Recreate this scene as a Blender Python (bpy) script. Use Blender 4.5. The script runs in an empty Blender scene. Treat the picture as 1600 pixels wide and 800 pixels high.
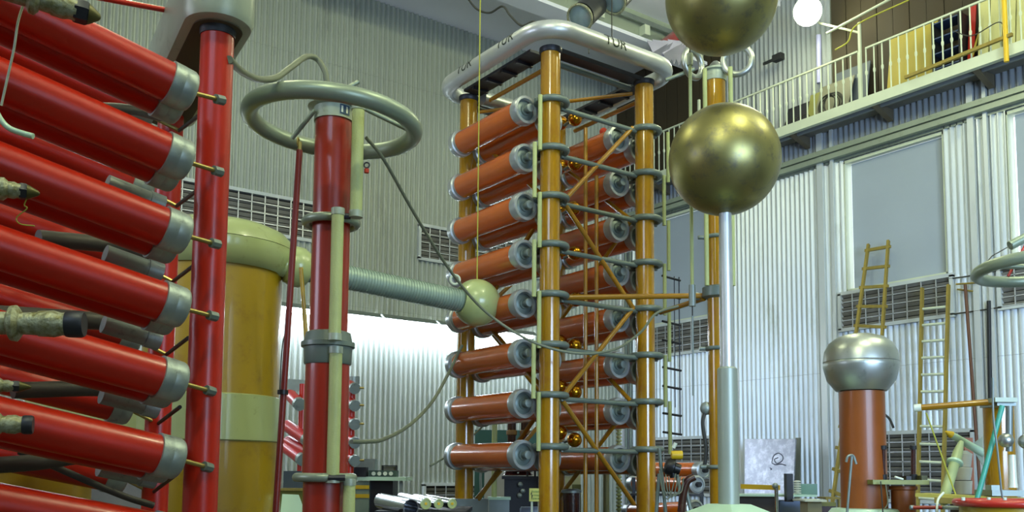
import bpy, bmesh, math, random
from mathutils import Vector, Matrix
random.seed(4)
SC = bpy.context.scene
COL = SC.collection
V = Vector
PI = math.pi
# ------------------------------------------------------------------ camera
FOC, PX, PY = 1450.0, 800.0, 610.0
PSI, TH, RO = math.radians(35.8), math.atan(130/1450), math.radians(.45)
CAM = V((0, 0, 1.5))
F0 = V((math.sin(PSI), math.cos(PSI), 0)); R0 = V((math.cos(PSI), -math.sin(PSI), 0)); UP = V((0, 0, 1))
CF = F0*math.cos(TH)+UP*math.sin(TH); U0 = R0.cross(CF)
CR = R0*math.cos(RO)+U0*math.sin(RO); CU = CR.cross(CF)
cd = bpy.data.cameras.new('camera'); cam = bpy.data.objects.new('camera', cd); COL.objects.link(cam)
M = Matrix((CR, CU, -CF)).transposed().to_4x4(); M.translation = CAM
cam.matrix_world = M
cd.sensor_width = 36; cd.lens = FOC/1600*36; cd.shift_y = (PY-400)/1600; cd.clip_end = 200; cd.clip_start = .05
SC.camera = cam
def ray(x, y): return CF+CR*((x-PX)/FOC)-CU*((y-PY)/FOC)
def W(x, y, d): return CAM+ray(x, y)*d                       # point seen at (x, y) at a depth
def WP(x, y, ax, v):                                         # point seen at (x, y) on an axis plane
    r = ray(x, y); return CAM+r*((v-CAM[ax])/r[ax])
# ------------------------------------------------------------------ light
SC.view_settings.view_transform = 'Standard'; SC.view_settings.look = 'None'
SC.view_settings.gamma = 1; SC.view_settings.exposure = 0.0; SC.view_settings.use_curve_mapping = False
w = bpy.data.worlds.new('world'); SC.world = w; w.use_nodes = True
w.node_tree.nodes['Background'].inputs[0].default_value = (.62, .74, 1, 1)
w.node_tree.nodes['Background'].inputs[1].default_value = .11
def light(name, kind, loc, energy, color, target=None, **kw):
    ld = bpy.data.lights.new(name, kind); ld.energy = energy; ld.color = color
    for k, v in kw.items(): setattr(ld, k, v)
    o = bpy.data.objects.new(name, ld); o.location = loc; COL.objects.link(o)
    if target is not None:
        o.rotation_euler = (V(target)-V(loc)).to_track_quat('-Z', 'Y').to_euler()
    return o
WARM = (.97, 1, .6); COOL = (.5, .7, 1)
XR, YB, ZC = 14.3, 15.7, 10.68                              # right wall, back wall, ceiling
# the ceiling's high-bay lamps (those behind the camera and over the hall), then one added light
light('hall_light', 'POINT', (-.3, 1.2, 9.4), 640, WARM, shadow_soft_size=.16)
light('hall_light', 'POINT', (6.2, 2.2, 9.6), 520, WARM, shadow_soft_size=.2)
light('hall_light', 'POINT', (11.0, 2.6, 9.6), 420, WARM, shadow_soft_size=.2)
light('hall_light', 'POINT', (2.5, 10.0, 9.7), 250, WARM, shadow_soft_size=.2)
light('hall_light', 'POINT', (10.5, 8.0, 8.3), 120, WARM, shadow_soft_size=.2)  # added out of view to brighten the ceiling and the sphere tops
# unseen windows beside the camera, and an added fill behind it
light('daylight_area', 'AREA', (-5.5, -1.0, 8.0), 210, COOL, (3, 7, 3.5), shape='RECTANGLE', size=6, size_y=1.6)
light('daylight_area', 'AREA', (4.5, -5.5, 3.6), 600, COOL, (14, 9, 2.0), shape='RECTANGLE', size=7, size_y=4, spread=math.radians(100))  # added cool fill for the right wall, spread narrowed to spare the red tubes
light('daylight_area', 'AREA', (-7.2, 9.5, 5.0), 330, (.72, .78, 1), (6, 8, 4.6), shape='RECTANGLE', size=4.5, size_y=3)

# ------------------------------------------------------------------ materials
MATS = {}
def lin(h):
    h = h.lstrip('#'); c = [int(h[i:i+2], 16)/255 for i in (0, 2, 4)]
    return tuple(x/12.92 if x < .04045 else ((x+.055)/1.055)**2.4 for x in c)
def mat(name, col, rough=.5, metal=0., var=.12, scale=3., bump=0., bscale=40., coat=0., dirt=None, dirt_amt=.3, stretch=(1, 1, 1), emit=None, es=0., alpha=None, trans=0.):
    if name in MATS: return MATS[name]
    m = bpy.data.materials.new(name); m.use_nodes = True; nt = m.node_tree; N = nt.nodes; L = nt.links
    b = N['Principled BSDF']; c = lin(col) if isinstance(col, str) else col
    b.inputs['Roughness'].default_value = rough; b.inputs['Metallic'].default_value = metal
    b.inputs['Coat Weight'].default_value = coat; b.inputs['Coat Roughness'].default_value = .08
    b.inputs['Transmission Weight'].default_value = trans
    tc = N.new('ShaderNodeTexCoord'); mp = N.new('ShaderNodeMapping'); mp.inputs['Scale'].default_value = stretch
    L.new(tc.outputs['Object'], mp.inputs[0])
    n = N.new('ShaderNodeTexNoise'); n.inputs['Scale'].default_value = scale; n.inputs['Detail'].default_value = 5
    L.new(mp.outputs[0], n.inputs['Vector'])
    mx = N.new('ShaderNodeMix'); mx.data_type = 'RGBA'
    mx.inputs[6].default_value = (*[max(0, x*(1-var*1.6)) for x in c], 1); mx.inputs[7].default_value = (*[min(1, x*(1+var)) for x in c], 1)
    L.new(n.outputs['Fac'], mx.inputs[0]); out = mx.outputs[2]
    if dirt:
        n2 = N.new('ShaderNodeTexNoise'); n2.inputs['Scale'].default_value = scale*2.7; n2.inputs['Detail'].default_value = 8; n2.inputs['Roughness'].default_value = .7
        L.new(mp.outputs[0], n2.inputs['Vector'])
        r = N.new('ShaderNodeValToRGB'); r.color_ramp.elements[0].position = .62-dirt_amt*.4; r.color_ramp.elements[1].position = .78-dirt_amt*.2
        L.new(n2.outputs['Fac'], r.inputs[0])
        m2 = N.new('ShaderNodeMix'); m2.data_type = 'RGBA'; L.new(r.outputs[0], m2.inputs[0]); L.new(out, m2.inputs[6]); m2.inputs[7].default_value = (*lin(dirt), 1)
        out = m2.outputs[2]
    L.new(out, b.inputs['Base Color'])
    rr = N.new('ShaderNodeMapRange'); rr.inputs['To Min'].default_value = max(.02, rough*.8); rr.inputs['To Max'].default_value = min(1, rough*1.25)
    L.new(n.outputs['Fac'], rr.inputs[0]); L.new(rr.outputs[0], b.inputs['Roughness'])
    if bump:
        n3 = N.new('ShaderNodeTexNoise'); n3.inputs['Scale'].default_value = bscale; n3.inputs['Detail'].default_value = 4
        L.new(mp.outputs[0], n3.inputs['Vector'])
        bp = N.new('ShaderNodeBump'); bp.inputs['Strength'].default_value = bump; bp.inputs['Distance'].default_value = .01
        L.new(n3.outputs['Fac'], bp.inputs['Height']); L.new(bp.outputs[0], b.inputs['Normal'])
    if emit:
        b.inputs['Emission Color'].default_value = (*emit, 1); b.inputs['Emission Strength'].default_value = es
    MATS[name] = m; return m
SHEET = mat('sheet_back', '#a4aca4', .5, .25, .12, .6, stretch=(1, 1, .25), dirt='#848a84', dirt_amt=.15)
SHEET2 = mat('sheet_right', '#ccd4d8', .4, .3, .10, .6, stretch=(1, 1, .25), dirt='#9fa69c', dirt_amt=.12)
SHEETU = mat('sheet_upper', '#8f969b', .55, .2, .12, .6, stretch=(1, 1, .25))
WALLM = mat('wall_backing', '#8d9389', .8)
CEIL = mat('ceiling_paint', '#e2e5ee', .85, var=.05, scale=.7)
CONC = mat('concrete', '#85857c', .85, var=.2, scale=4, bump=.3)
RED = mat('red_varnish', '#b31e04', .33, 0, .12, 1.5, coat=.08, bump=.03, bscale=120)
REDP = mat('red_post', '#932410', .33, 0, .14, 1.5, coat=.3)
AMBER = mat('amber_varnish', '#a3760a', .2, 0, .2, 2.2, coat=.8, dirt='#84500c', dirt_amt=.25, stretch=(1, 1, .4))
ROD = mat('amber_rod', '#996c10', .25, 0, .15, 3, coat=.5)
CAPB = mat('capacitor_brown', '#bf5f22', .22, 0, .12, 2, coat=.6)
TANKY = mat('tank_yellow', '#a08206', .4, 0, .14, 1.4, coat=.3, dirt='#86650a', dirt_amt=.2)
CREAM = mat('cream_green_paint', '#a6b276', .3, 0, .08, 2, coat=.4, dirt='#76703a', dirt_amt=.08)
RESG = mat('resistor_green', '#abb577', .5, 0, .12, 6, bump=.3, bscale=90)
GREYM = mat('cast_grey', '#9aa6a0', .45, .55, .14, 5, bump=.1, dirt='#5e655f', dirt_amt=.15)
GREYP = mat('grey_green_paint', '#66736a', .42, .1, .14, 5, coat=.15)
RINGG = mat('ring_grey', '#8d9a86', .36, .35, .1, 3)
PLATEG = mat('plate_grey_green', '#a0ab98', .4, .2, .12, 2, dirt='#7c8470', dirt_amt=.12)
ALU = mat('brushed_aluminium', '#c6caca', .36, .6, .1, 4, bump=.05)
ALUM = mat('spun_aluminium', '#b4bab4', .35, .85, .14, 2.5, dirt='#868c84', dirt_amt=.15)
CHROME = mat('chrome', '#b9bcc0', .13, 1, .08, 4)
BRONZE = mat('bronze_sphere', '#96905a', .37, .85, .26, 3.0, dirt='#6d6a5a', dirt_amt=.28)
GOLD = mat('brass_ball', '#b97f1c', .18, .95, .1, 6)
BRASS = mat('brass_rod', '#a8985a', .35, .8, .1, 8)
DARK = mat('dark_metal', '#2b2d30', .5, .4, .2, 6)
DARKP = mat('dark_plate', '#3a3c42', .45, .6, .25, 5)
BLACK = mat('black_paint', '#17171b', .4, .1, .2, 6)
STEEL = mat('galvanised', '#8f9a96', .45, .7, .14, 8)
WHITE = mat('white_paint', '#c4cdb6', .5, 0, .06, 5)
CREAMW = mat('cream_boards', '#c8c78a', .6, 0, .14, 2, stretch=(3, 3, .4))
PLY = mat('plywood', '#a99a3c', .6, 0, .16, 2)
BROWN = mat('brown_panel', '#352c1a', .7, 0, .25, 1.4, stretch=(2, 2, .3))
WOOD = mat('old_wood', '#8b7a34', .65, 0, .25, 5, bump=.2, stretch=(3, 3, .6))
BLIND = mat('blind_fabric', '#9fabb8', .8, 0, .06, 1.2)
VENTD = mat('louvre', '#a19f95', .6, .3, .3, 3)
VENTB = mat('vent_dark', '#38362f', .8)
WIREM = mat('grid_wire', '#c3c8cd', .4, .6)
ROPE = mat('rope', '#a9a93e', .8)
CABLE = mat('cable', '#6d735c', .5, 0, .1, 8)
CABLED = mat('cable_dark', '#33342f', .6)
TEAL = mat('teal_paint', '#2f5a55', .5)
TEALP = mat('teal_pole', '#3f9c86', .4)
HOSE = mat('ribbed_conduit', '#95a89a', .4, .35, .08, 5)
CORR = mat('corroded_metal', '#a9ad93', .5, .4, .25, 12, bump=.8, bscale=35, dirt='#6f6a2c', dirt_amt=.5)
ORANGE = mat('orange_capacitor', '#e0701a', .25, 0, .1, 3, coat=.5)
YEL = mat('yellow_paint', '#d2ac14', .45, 0, .12, 5)
BUSH = mat('bushing_brown', '#8a4812', .42, 0, .14, 2, coat=.15, stretch=(1, 1, .3))
GLAZED = mat('brown_glaze', '#3b1c18', .25, 0, .2, 4, coat=.5)
REDG = mat('red_rim', '#b02418', .35, 0, .1, 4, coat=.3)
LETTER = mat('letter_black', '#1c2a20', .6)
SIGNY = mat('sign_yellow', '#b9b85a', .5, 0, .05)
SIGNG = mat('sign_green', '#3c7a44', .6, 0, .05)
SIGNW = mat('sign_white', '#d5ddcc', .5, 0, .05)
BENCHG = mat('bench_grey_green', '#7e8f78', .5, 0, .15, 4)
PORC = mat('porcelain', '#d9dccb', .25, 0, .08, 4, coat=.5)
BLUEP = mat('blue_grey_paint', '#7c8ba6', .4, .2, .1, 4)
GLASSG = mat('green_glass', '#8fb8a4', .1, 0, .05, 3, trans=.6)
PALEG = mat('pale_green_paint', '#b9d8bc', .4, .1, .07, 3, coat=.2)
TUBEL = mat('lit_tube', '#ffffff', .5, emit=(.86, .92, 1), es=40)
LAMPG = mat('lit_lamp', '#ffffff', .5, emit=(1, .97, .72), es=60)
SKYG = mat('daylit_pane', '#ffffff', .5, emit=(.8, .84, 1), es=1.6)
MARB = mat('scuffed_aluminium', '#9fa4b4', .42, .7, .16, 3, dirt='#c9cedb', dirt_amt=.4)
STAIN = mat('dark_stain', '#4e5262', .6)
REDRAG = mat('red_rag', '#c23a1c', .7)

# ------------------------------------------------------------------ geometry
class G:
    def __init__(s): s.v = []; s.f = []
    def add(s, vs, fs):
        k = len(s.v); s.v += [V(p) for p in vs]; s.f += [tuple(i+k for i in f) for f in fs]; return s
    def box(s, a, b):
        x0, y0, z0 = [min(p, q) for p, q in zip(a, b)]; x1, y1, z1 = [max(p, q) for p, q in zip(a, b)]
        return s.add([(x0,y0,z0),(x1,y0,z0),(x1,y1,z0),(x0,y1,z0),(x0,y0,z1),(x1,y0,z1),(x1,y1,z1),(x0,y1,z1)],
                     [(0,3,2,1),(4,5,6,7),(0,1,5,4),(1,2,6,5),(2,3,7,6),(3,0,4,7)])
    def obox(s, c, ax, ay, az):     # centre and three half-axis vectors
        c = V(c); ax, ay, az = V(ax), V(ay), V(az); vs = []
        for k in (-1, 1):
            for i, j in ((-1,-1),(1,-1),(1,1),(-1,1)): vs.append(c+ax*i+ay*j+az*k)
        return s.add(vs, [(0,3,2,1),(4,5,6,7),(0,1,5,4),(1,2,6,5),(2,3,7,6),(3,0,4,7)])
    def beam(s, p, q, wd, ht, up=(0, 0, 1)):
        p, q = V(p), V(q); d = (q-p); t = d.normalized(); u = V(up)
        if abs(t.dot(u)) > .95: u = V((1, 0, 0))
        sd = t.cross(u).normalized(); u = sd.cross(t)
        return s.obox((p+q)/2, d/2, sd*wd/2, u*ht/2)
    def rod(s, p, q, r, r2=None, n=12, caps=True):
        return s.lathe(p, V(q)-V(p), [(0 if False else r, 0), (r if r2 is None else r2, 1)], n, caps, rel=True)
    def lathe(s, p, axis, prof, n=24, caps=True, rel=False):
        p = V(p); L = V(axis).length; t = V(axis).normalized()
        u = V((0, 0, 1)) if abs(t.z) < .9 else V((1, 0, 0))
        a = t.cross(u).normalized(); b = t.cross(a)
        k = len(s.v); m = len(prof)
        for r, h in prof:
            c = p+t*(h*L if rel else h)
            for i in range(n):
                an = 2*PI*i/n; s.v.append(c+(a*math.cos(an)+b*math.sin(an))*max(r, 1e-4))
        for j in range(m-1):
            for i in range(n):
                i2 = (i+1) % n; s.f.append((k+j*n+i, k+j*n+i2, k+(j+1)*n+i2, k+(j+1)*n+i))
        if caps:
            s.f.append(tuple(k+i for i in range(n))[::-1]); s.f.append(tuple(k+(m-1)*n+i for i in range(n)))
        return s
    def sweep(s, pts, r, n=10, closed=False, caps=True):
        pts = [V(p) for p in pts]; m = len(pts); k = len(s.v); prev = None
        for j, p in enumerate(pts):
            t = ((pts[(j+1) % m]-pts[j-1]) if closed else (pts[min(j+1, m-1)]-pts[max(j-1, 0)])).normalized()
            if prev is None:
                u = V((0, 0, 1)) if abs(t.z) < .9 else V((1, 0, 0)); a = t.cross(u).normalized()
            else: a = (prev-t*prev.dot(t)).normalized()
            prev = a; b = t.cross(a); rr = r[j] if isinstance(r, (list, tuple)) else r
            for i in range(n):
                an = 2*PI*i/n; s.v.append(p+(a*math.cos(an)+b*math.sin(an))*rr)
        for j in range(m if closed else m-1):
            j2 = (j+1) % m
            for i in range(n):
                i2 = (i+1) % n; s.f.append((k+j*n+i, k+j*n+i2, k+j2*n+i2, k+j2*n+i))
        if caps and not closed:
            s.f.append(tuple(k+i for i in range(n))[::-1]); s.f.append(tuple(k+(m-1)*n+i for i in range(n)))
        return s
    def torus(s, c, R, r, normal=(0, 0, 1), n=48, m=14, a0=0, a1=2*PI):
        c = V(c); t = V(normal).normalized(); u = V((0, 0, 1)) if abs(t.z) < .9 else V((1, 0, 0))
        a = t.cross(u).normalized(); b = t.cross(a); full = abs(a1-a0-2*PI) < 1e-6
        k = n if full else n+1
        return s.sweep([c+(a*math.cos(a0+(a1-a0)*i/n)+b*math.sin(a0+(a1-a0)*i/n))*R for i in range(k)], r, m, closed=full)
    def ball(s, c, r, n=32, m=16, sz=1):
        prof = [(r*math.sin(PI*j/m), -r*math.cos(PI*j/m)*sz) for j in range(m+1)]
        return s.lathe(c, (0, 0, 1), prof, n, False)
    def poly(s, pts, ext):          # extruded polygon
        pts = [V(p) for p in pts]; e = V(ext); n = len(pts); k = len(s.v)
        s.v += pts+[p+e for p in pts]
        s.f.append(tuple(range(k, k+n))[::-1]); s.f.append(tuple(range(k+n, k+2*n)))
        for i in range(n): j = (i+1) % n; s.f.append((k+i, k+j, k+n+j, k+n+i))
        return s
def smooth_path(pts, n=8):
    pts = [V(p) for p in pts]; out = []
    P = [pts[0]*2-pts[1]]+pts+[pts[-1]*2-pts[-2]]
    for i in range(1, len(P)-2):
        for k in range(n):
            t = k/n; a, b, c, d = P[i-1], P[i], P[i+1], P[i+2]
            out.append(.5*((2*b)+(c-a)*t+(2*a-5*b+4*c-d)*t*t+(3*b-a-3*c+d)*t**3))
    return out+[pts[-1]]

ORG = {}
def link(name, g, m, org, smooth=True, fix=True, sharp=40):
    me = bpy.data.meshes.new(name); me.from_pydata([tuple(p-org) for p in g.v], [], g.f)
    if fix:
        bm = bmesh.new(); bm.from_mesh(me); bmesh.ops.recalc_face_normals(bm, faces=bm.faces); bm.to_mesh(me); bm.free()
    me.materials.append(m); me.update()
    if smooth:
        me.shade_smooth(); me.set_sharp_from_angle(angle=math.radians(sharp))
    o = bpy.data.objects.new(name, me); COL.objects.link(o); return o
def tag(o, label, cat, group=None):
    o['label'] = label; o['category'] = cat
    if group: o['group'] = group
    return o
def thing(name, label, cat, loc, group=None):
    o = bpy.data.objects.new(name, None); COL.objects.link(o); o.location = loc; o.empty_display_size = .1
    ORG[o] = V(loc); return tag(o, label, cat, group)
def part(name, g, m, parent, label=None, **kw):           # geometry in world coordinates
    org = ORG[parent]; o = link(name, g, m, org, **kw); o.parent = parent; ORG[o] = org
    if parent.type == 'EMPTY': pass
    if label: o['label'] = label
    return o
def single(name, g, m, label, cat, group=None, org=None, **kw):
    lo = V([min(p[i] for p in g.v) for i in range(3)]); hi = V([max(p[i] for p in g.v) for i in range(3)])
    org = V(((lo.x+hi.x)/2, (lo.y+hi.y)/2, lo.z)) if org is None else V(org)
    o = link(name, g, m, org, **kw); o.location = org; ORG[o] = org; return tag(o, label, cat, group)
def struct(name, g, m, org=(0, 0, 0), **kw):
    o = link(name, g, m, V(org), **kw); o.location = org; ORG[o] = V(org); o['kind'] = 'structure'; return o
def dup(o, parent, off):                                   # a part and its sub-parts, moved by off
    c = o.copy(); COL.objects.link(c); c.parent = parent; c.location = o.location+V(off)
    for ch in list(o.children):
        d = ch.copy(); COL.objects.link(d); d.parent = c
    return c
def fixchild(o): pass
def text_geo(txt, size, align='CENTER'):
    cu = bpy.data.curves.new('t', 'FONT'); cu.body = txt; cu.size = size; cu.align_x = align; cu.align_y = 'CENTER'; cu.extrude = .001; cu.resolution_u = 3
    to = bpy.data.objects.new('t', cu); me = bpy.data.meshes.new_from_object(to)
    vs = [v.co.copy() for v in me.vertices]; fs = [tuple(p.vertices) for p in me.polygons]
    bpy.data.objects.remove(to); bpy.data.meshes.remove(me); bpy.data.curves.remove(cu); return vs, fs

# ------------------------------------------------------------------ the hall
XL, YF = -7.5, -7.0
struct('floor', G().box((XL-.2, YF-.2, -.2), (XR+.2, YB+.2, 0)), mat('floor_paint', '#4a4944', .6, 0, .15, .8))
struct('ceiling', G().box((XL-.2, YF-.2, ZC), (XR+.2, YB+.2, ZC+.2)), CEIL)
wall_back = struct('wall_back', G().box((XL-.2, YB, 0), (XR+.2, YB+.2, ZC)), WALLM)
struct('wall_left', G().box((XL-.2, YF, 0), (XL, YB, ZC)), WALLM)
struct('wall_front', G().box((XL-.2, YF-.2, 0), (XR+.2, YF, ZC)), WALLM)
# right wall with window openings
WIN = [(7.83, 9.68), (5.0, 6.82), (12.88, 14.75)]; WZ0, WZ1 = 4.74, 7.12
g = G()
g.box((XR, YF, 0), (XR+.25, YB, WZ0)); g.box((XR, YF, WZ1), (XR+.25, YB, ZC))
ys = [YF]+[v for a, b in sorted(WIN) for v in (a, b)]+[YB]
for i in range(0, len(ys), 2): g.box((XR, ys[i], WZ0), (XR+.25, ys[i+1], WZ1))
wall_right = struct('wall_right', g, WALLM)
PITCH = .108
def corr(u0, u1, z0, z1, place, amp=.022):                # place(u, offset, z) -> point
    n = max(2, int(round((u1-u0)/PITCH*6))); g = G(); pts = []
    for i in range(n+1):
        u = u0+(u1-u0)*i/n; c = math.sin(2*PI*u/PITCH); pts.append((u, amp*(1+max(-1, min(1, 1.35*c)))+.006))
    for u, o_ in pts: g.v += [V(place(u, o_, z0)), V(place(u, o_, z1))]
    for i in range(n): g.f.append((2*i, 2*i+1, 2*i+3, 2*i+2))
    return g
bk = lambda u, o, z: (u, YB-o, z)
rt = lambda u, o, z: (XR-o, u, z)
SW = PITCH*12
def holes_cut(u0, u1, z0, z1, holes):
    out = [(u0, u1, z0, z1)]
    for a, b, c, d in holes:
        nx = []
        for p, q, r, s in out:
            if b <= p or a >= q or d <= r or c >= s: nx.append((p, q, r, s)); continue
            if c > r: nx.append((p, q, r, c))
            if d < s: nx.append((p, q, d, s))
            lo, hi = max(r, c), min(s, d)
            if a > p: nx.append((p, a, lo, hi))
            if b < q: nx.append((b, q, lo, hi))
        out = [x for x in nx if x[1]-x[0] > .03 and x[3]-x[2] > .03]
    return out
VB = [(3.2, 6.8, 5.7, 6.4), (9.0, 12.0, 5.7, 6.38), (9.2, 12.6, .65, 1.28)]           # vents of the back wall (x0, x1, z0, z1)
VR = [(7.75, 9.8, 4.07, 4.72), (4.9, 7.0, 4.07, 4.72), (12.86, 14.85, 4.05, 4.72), (7.5, 9.15, 1.1, 2.23), (12.86, 14.7, 1.1, 2.27)]
u = -1.9
while u < XR-.05:
    e = min(u+SW, XR-.02)
    for z0, z1 in ((0, 4.6), (4.6, 9.15), (9.15, ZC)):
        gg = G()
        for p, q, r, s in holes_cut(u, e-.004, z0, z1-.004, VB):
            c = corr(p, q, r, s, bk); gg.add(c.v, c.f)
        if gg.f: part('corrugated_sheet', gg, SHEET, wall_back, fix=False)
    u = e
u = 3.4
while u < YB-.05:
    e = min(u+SW, YB-.03)
    for z0, z1, mm in ((0, 3.35, SHEET2), (3.35, 7.3, SHEET2), (7.3, 8.0, SHEETU), (8.0, ZC, None)):  # row under the balcony uses the darker sheet: balcony shade painted in
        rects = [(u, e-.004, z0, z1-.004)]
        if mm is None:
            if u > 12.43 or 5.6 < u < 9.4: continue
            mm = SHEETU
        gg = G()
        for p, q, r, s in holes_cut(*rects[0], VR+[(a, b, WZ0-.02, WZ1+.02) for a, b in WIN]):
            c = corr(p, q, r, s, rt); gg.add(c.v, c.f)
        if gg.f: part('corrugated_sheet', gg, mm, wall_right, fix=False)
    u = e
# brown boards of the upper wall
for y0, y1 in ((12.43, 15.68), (5.6, 9.86)):
    n = int((y1-y0)/.3)
    for i in range(n):
        a = y0+(y1-y0)*i/n; part('panel_board', G().box((XR-.035-.008*(i % 2), a+.006, 7.85), (XR-.002, y0+(y1-y0)*(i+1)/n-.006, ZC-.01)), BROWN, wall_right)
# pilaster strips of the right wall
for y, wd in ((10.15, .12), (9.9, .06), (7.35, .1), (7.12, .06), (12.62, .08)):
    part('pilaster_strip', G().box((XR-.09, y-wd/2, 0), (XR-.03, y+wd/2, 8.0)), SHEET2, wall_right)
def window(i, y0, y1):
    fr = G(); t = .05; x0, x1 = XR+.02, XR+.2
    root = struct('window_%d' % i, G().box((x1-.03, y0, WZ0), (x1-.015, y1, WZ1)), SKYG)
    fr.box((x0-.05, y0-.0, WZ0), (x1, y0+t*.4, WZ1)); fr.box((x0-.05, y1-.02, WZ0), (x1, y1, WZ1)); fr.box((x0-.05, y0, WZ1-.05), (x1, y1, WZ1)); fr.box((x0-.05, y0, WZ0), (x1, y1, WZ0+.05))
    part('window_frame', fr, WHITE, root)
    part('window_blind', G().box((XR+.07, y0+.03, WZ0+.06), (XR+.085, y1-.09, WZ1-.06)), BLIND, root)
for i, (a, b) in enumerate(WIN): window(i+1, a, b)
def vent(label, u0, u1, z0, z1, place, step=.08, gridu=.23, gridz=.16, grp=None):
    root = thing('wall_vent', label, 'vent', place((u0+u1)/2, 0, z0), grp)
    def bx(a, b, o0, o1, c, d): return G().box(place(a, o0, c), place(b, o1, d))
    part('back_panel', bx(u0, u1, .001, .008, z0, z1), VENTB, root)
    z = z0+.04
    while z < z1-.04:
        g = G(); g.add([place(u0+.02, .012, z-.02), place(u1-.02, .012, z-.02), place(u1-.02, .06, z+.03), place(u0+.02, .06, z+.03),
                        place(u0+.02, .02, z-.025), place(u1-.02, .02, z-.025), place(u1-.02, .068, z+.025), place(u0+.02, .068, z+.025)],
                       [(0,1,2,3),(7,6,5,4),(0,4,5,1),(3,2,6,7),(0,3,7,4),(1,5,6,2)])
        part('slat', g, VENTD, root, smooth=False); z += step
    fr = G()
    for a, b, c, d in ((u0-.03, u1+.03, z1-.03, z1+.03), (u0-.03, u1+.03, z0-.03, z0+.03), (u0-.03, u0+.03, z0, z1), (u1-.03, u1+.03, z0, z1)):
        fr.box(place(a, .0, c), place(b, .09, d))
    part('vent_frame', fr, mat('vent_frame_paint', '#bcc4c6', .5), root, smooth=False)
    gw = G(); n = int((u1-u0)/gridu)
    for k in range(1, n): uu = u0+(u1-u0)*k/n; gw.box(place(uu-.009, .072, z0), place(uu+.009, .082, z1))
    n = max(2, int((z1-z0)/gridz))
    for k in range(1, n): zz = z0+(z1-z0)*k/n; gw.box(place(u0, .072, zz-.008), place(u1, .082, zz+.008))
    part('wire_grid', gw, WIREM, root, smooth=False)
for lab, r_, pl in [('long louvred vent high on the back wall above the yellow tank', VB[0], bk), ('louvred vent high on the back wall left of the brown tower', VB[1], bk),
                ('low louvred vent on the back wall behind the chrome cylinders', VB[2], bk), ('louvred vent under the blinded window, behind the ladder tops', VR[0], rt),
                ('louvred vent behind the grey ring at the right edge', VR[1], rt), ('louvred vent under the window right of the brown tower', VR[2], rt),
                ('low square-gridded vent behind the long ladder', VR[3], rt), ('low louvred vent behind the stacked orange capacitors', VR[4], rt)]:
    vent(lab, *r_, pl)
# cable tray along the right wall
tr = thing('cable_tray', 'double grey cable trunking running along the right wall under the balcony', 'trunking', (XR-.1, 10, 7.3))
for z in (7.36, 7.24): part('trunking_rail', G().box((XR-.16, 3.5, z-.045), (XR-.04, YB-.05, z+.045)), PLATEG, tr)
part('backing_strip', G().box((XR-.05, 3.5, 7.14), (XR-.02, YB-.05, 7.44)), STEEL, tr)
# ceiling girder
gd = struct('trim_1', G().box((4, 11.0, ZC-.1), (XR, 11.9, ZC)), CEIL)
a, b = WP(870, 15, 2, ZC-.55), WP(1000, 72, 2, ZC-.55)
yg = (a.y+b.y)/2
gr = thing('crane_girder', 'grey crane girder under the ceiling running to the right wall', 'girder', (9, yg, ZC-.6))
part('web', G().box((2, yg-.14, ZC-.55), (XR-.05, yg+.10, ZC)), PLATEG, gr)
part('flange', G().box((2, yg-.24, ZC-.62), (XR-.05, yg+.20, ZC-.55)), CEIL, gr)
part('rail', G().box((2, yg-.30, ZC-.3), (XR-.05, yg-.26, ZC-.2)), STEEL, gr)
for xx in (9.6, 11.2, 12.4): part('bracket_block', G().box((xx, yg-.3, ZC-.5), (xx+.14, yg-.14, ZC-.3)), WHITE, gr)
# projectors under the girder
def spotlamp(p, q, r, label, mirror=False):
    p, q = V(p), V(q); t = thing('floodlight', label, 'lamp', (p+q)/2)
    part('housing', G().lathe(p, q-p, [(r*.7, 0), (r*.95, .15), (r, .6), (r, .62), (r*1.05, .9)], 24, rel=True), DARK, t)
    part('rim', G().torus(q, r*1.02, r*.1, q-p, 28, 8), CORR, t)
    part('lens', G().lathe(q-(q-p)*.06, (q-p), [(r*.95, 0), (r*.6, .03), (0.001, .05)], 24, rel=True), mat('lens_glass', '#8fa6ac', .15, .3), t)
    part('yoke', G().beam((p+q)/2, (p+q)/2+V((0, 0, .5)), .04, .02), STEEL, t)
spotlamp(W(935, 4, 12.6), W(906, 28, 12.2), .17, 'dark floodlight under the ceiling girder with pale round lens, lower of two')
spotlamp(W(985, -24, 12.9), W(958, 2, 12.5), .17, 'dark floodlight under the ceiling girder, pointing down behind the first')
for x, lab in ((920, 'thin dark cord hanging from the floodlights, left of two'), (956, 'thin dark cord hanging from the floodlights, right of two')):
    single('suspension_wire', G().sweep([W(x, 25 if x < 940 else -1, 12.45), W(x, 84, 12.3)], .008, 6), CABLED, lab, 'cord')
crn = thing('crumpled_foil', 'crumpled shiny foil duct end near the girder and brown wall', 'duct', W(1040, 78, 18))
part('duct_pipe', G().rod(W(1030, 78, 17.5), W(1056, 58, 18.5), .13), REDP, crn)
g = G()
for i in range(5):
    a = W(1020+8*i, 86+random.uniform(-8, 8), 17.2+.1*i); g.add([a, a+V((.25, .1, -.1*i*.5)), a+V((.3, -.1, .22)), a+V((-.05, .1, .25)), a+V((.1, .15, .1))], [(0,1,2,3),(0,4,1),(1,4,2),(2,4,3),(3,4,0)])
part('foil_fold', g, mat('foil', '#d8d4e8', .25, .8), crn, smooth=False)

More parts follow.
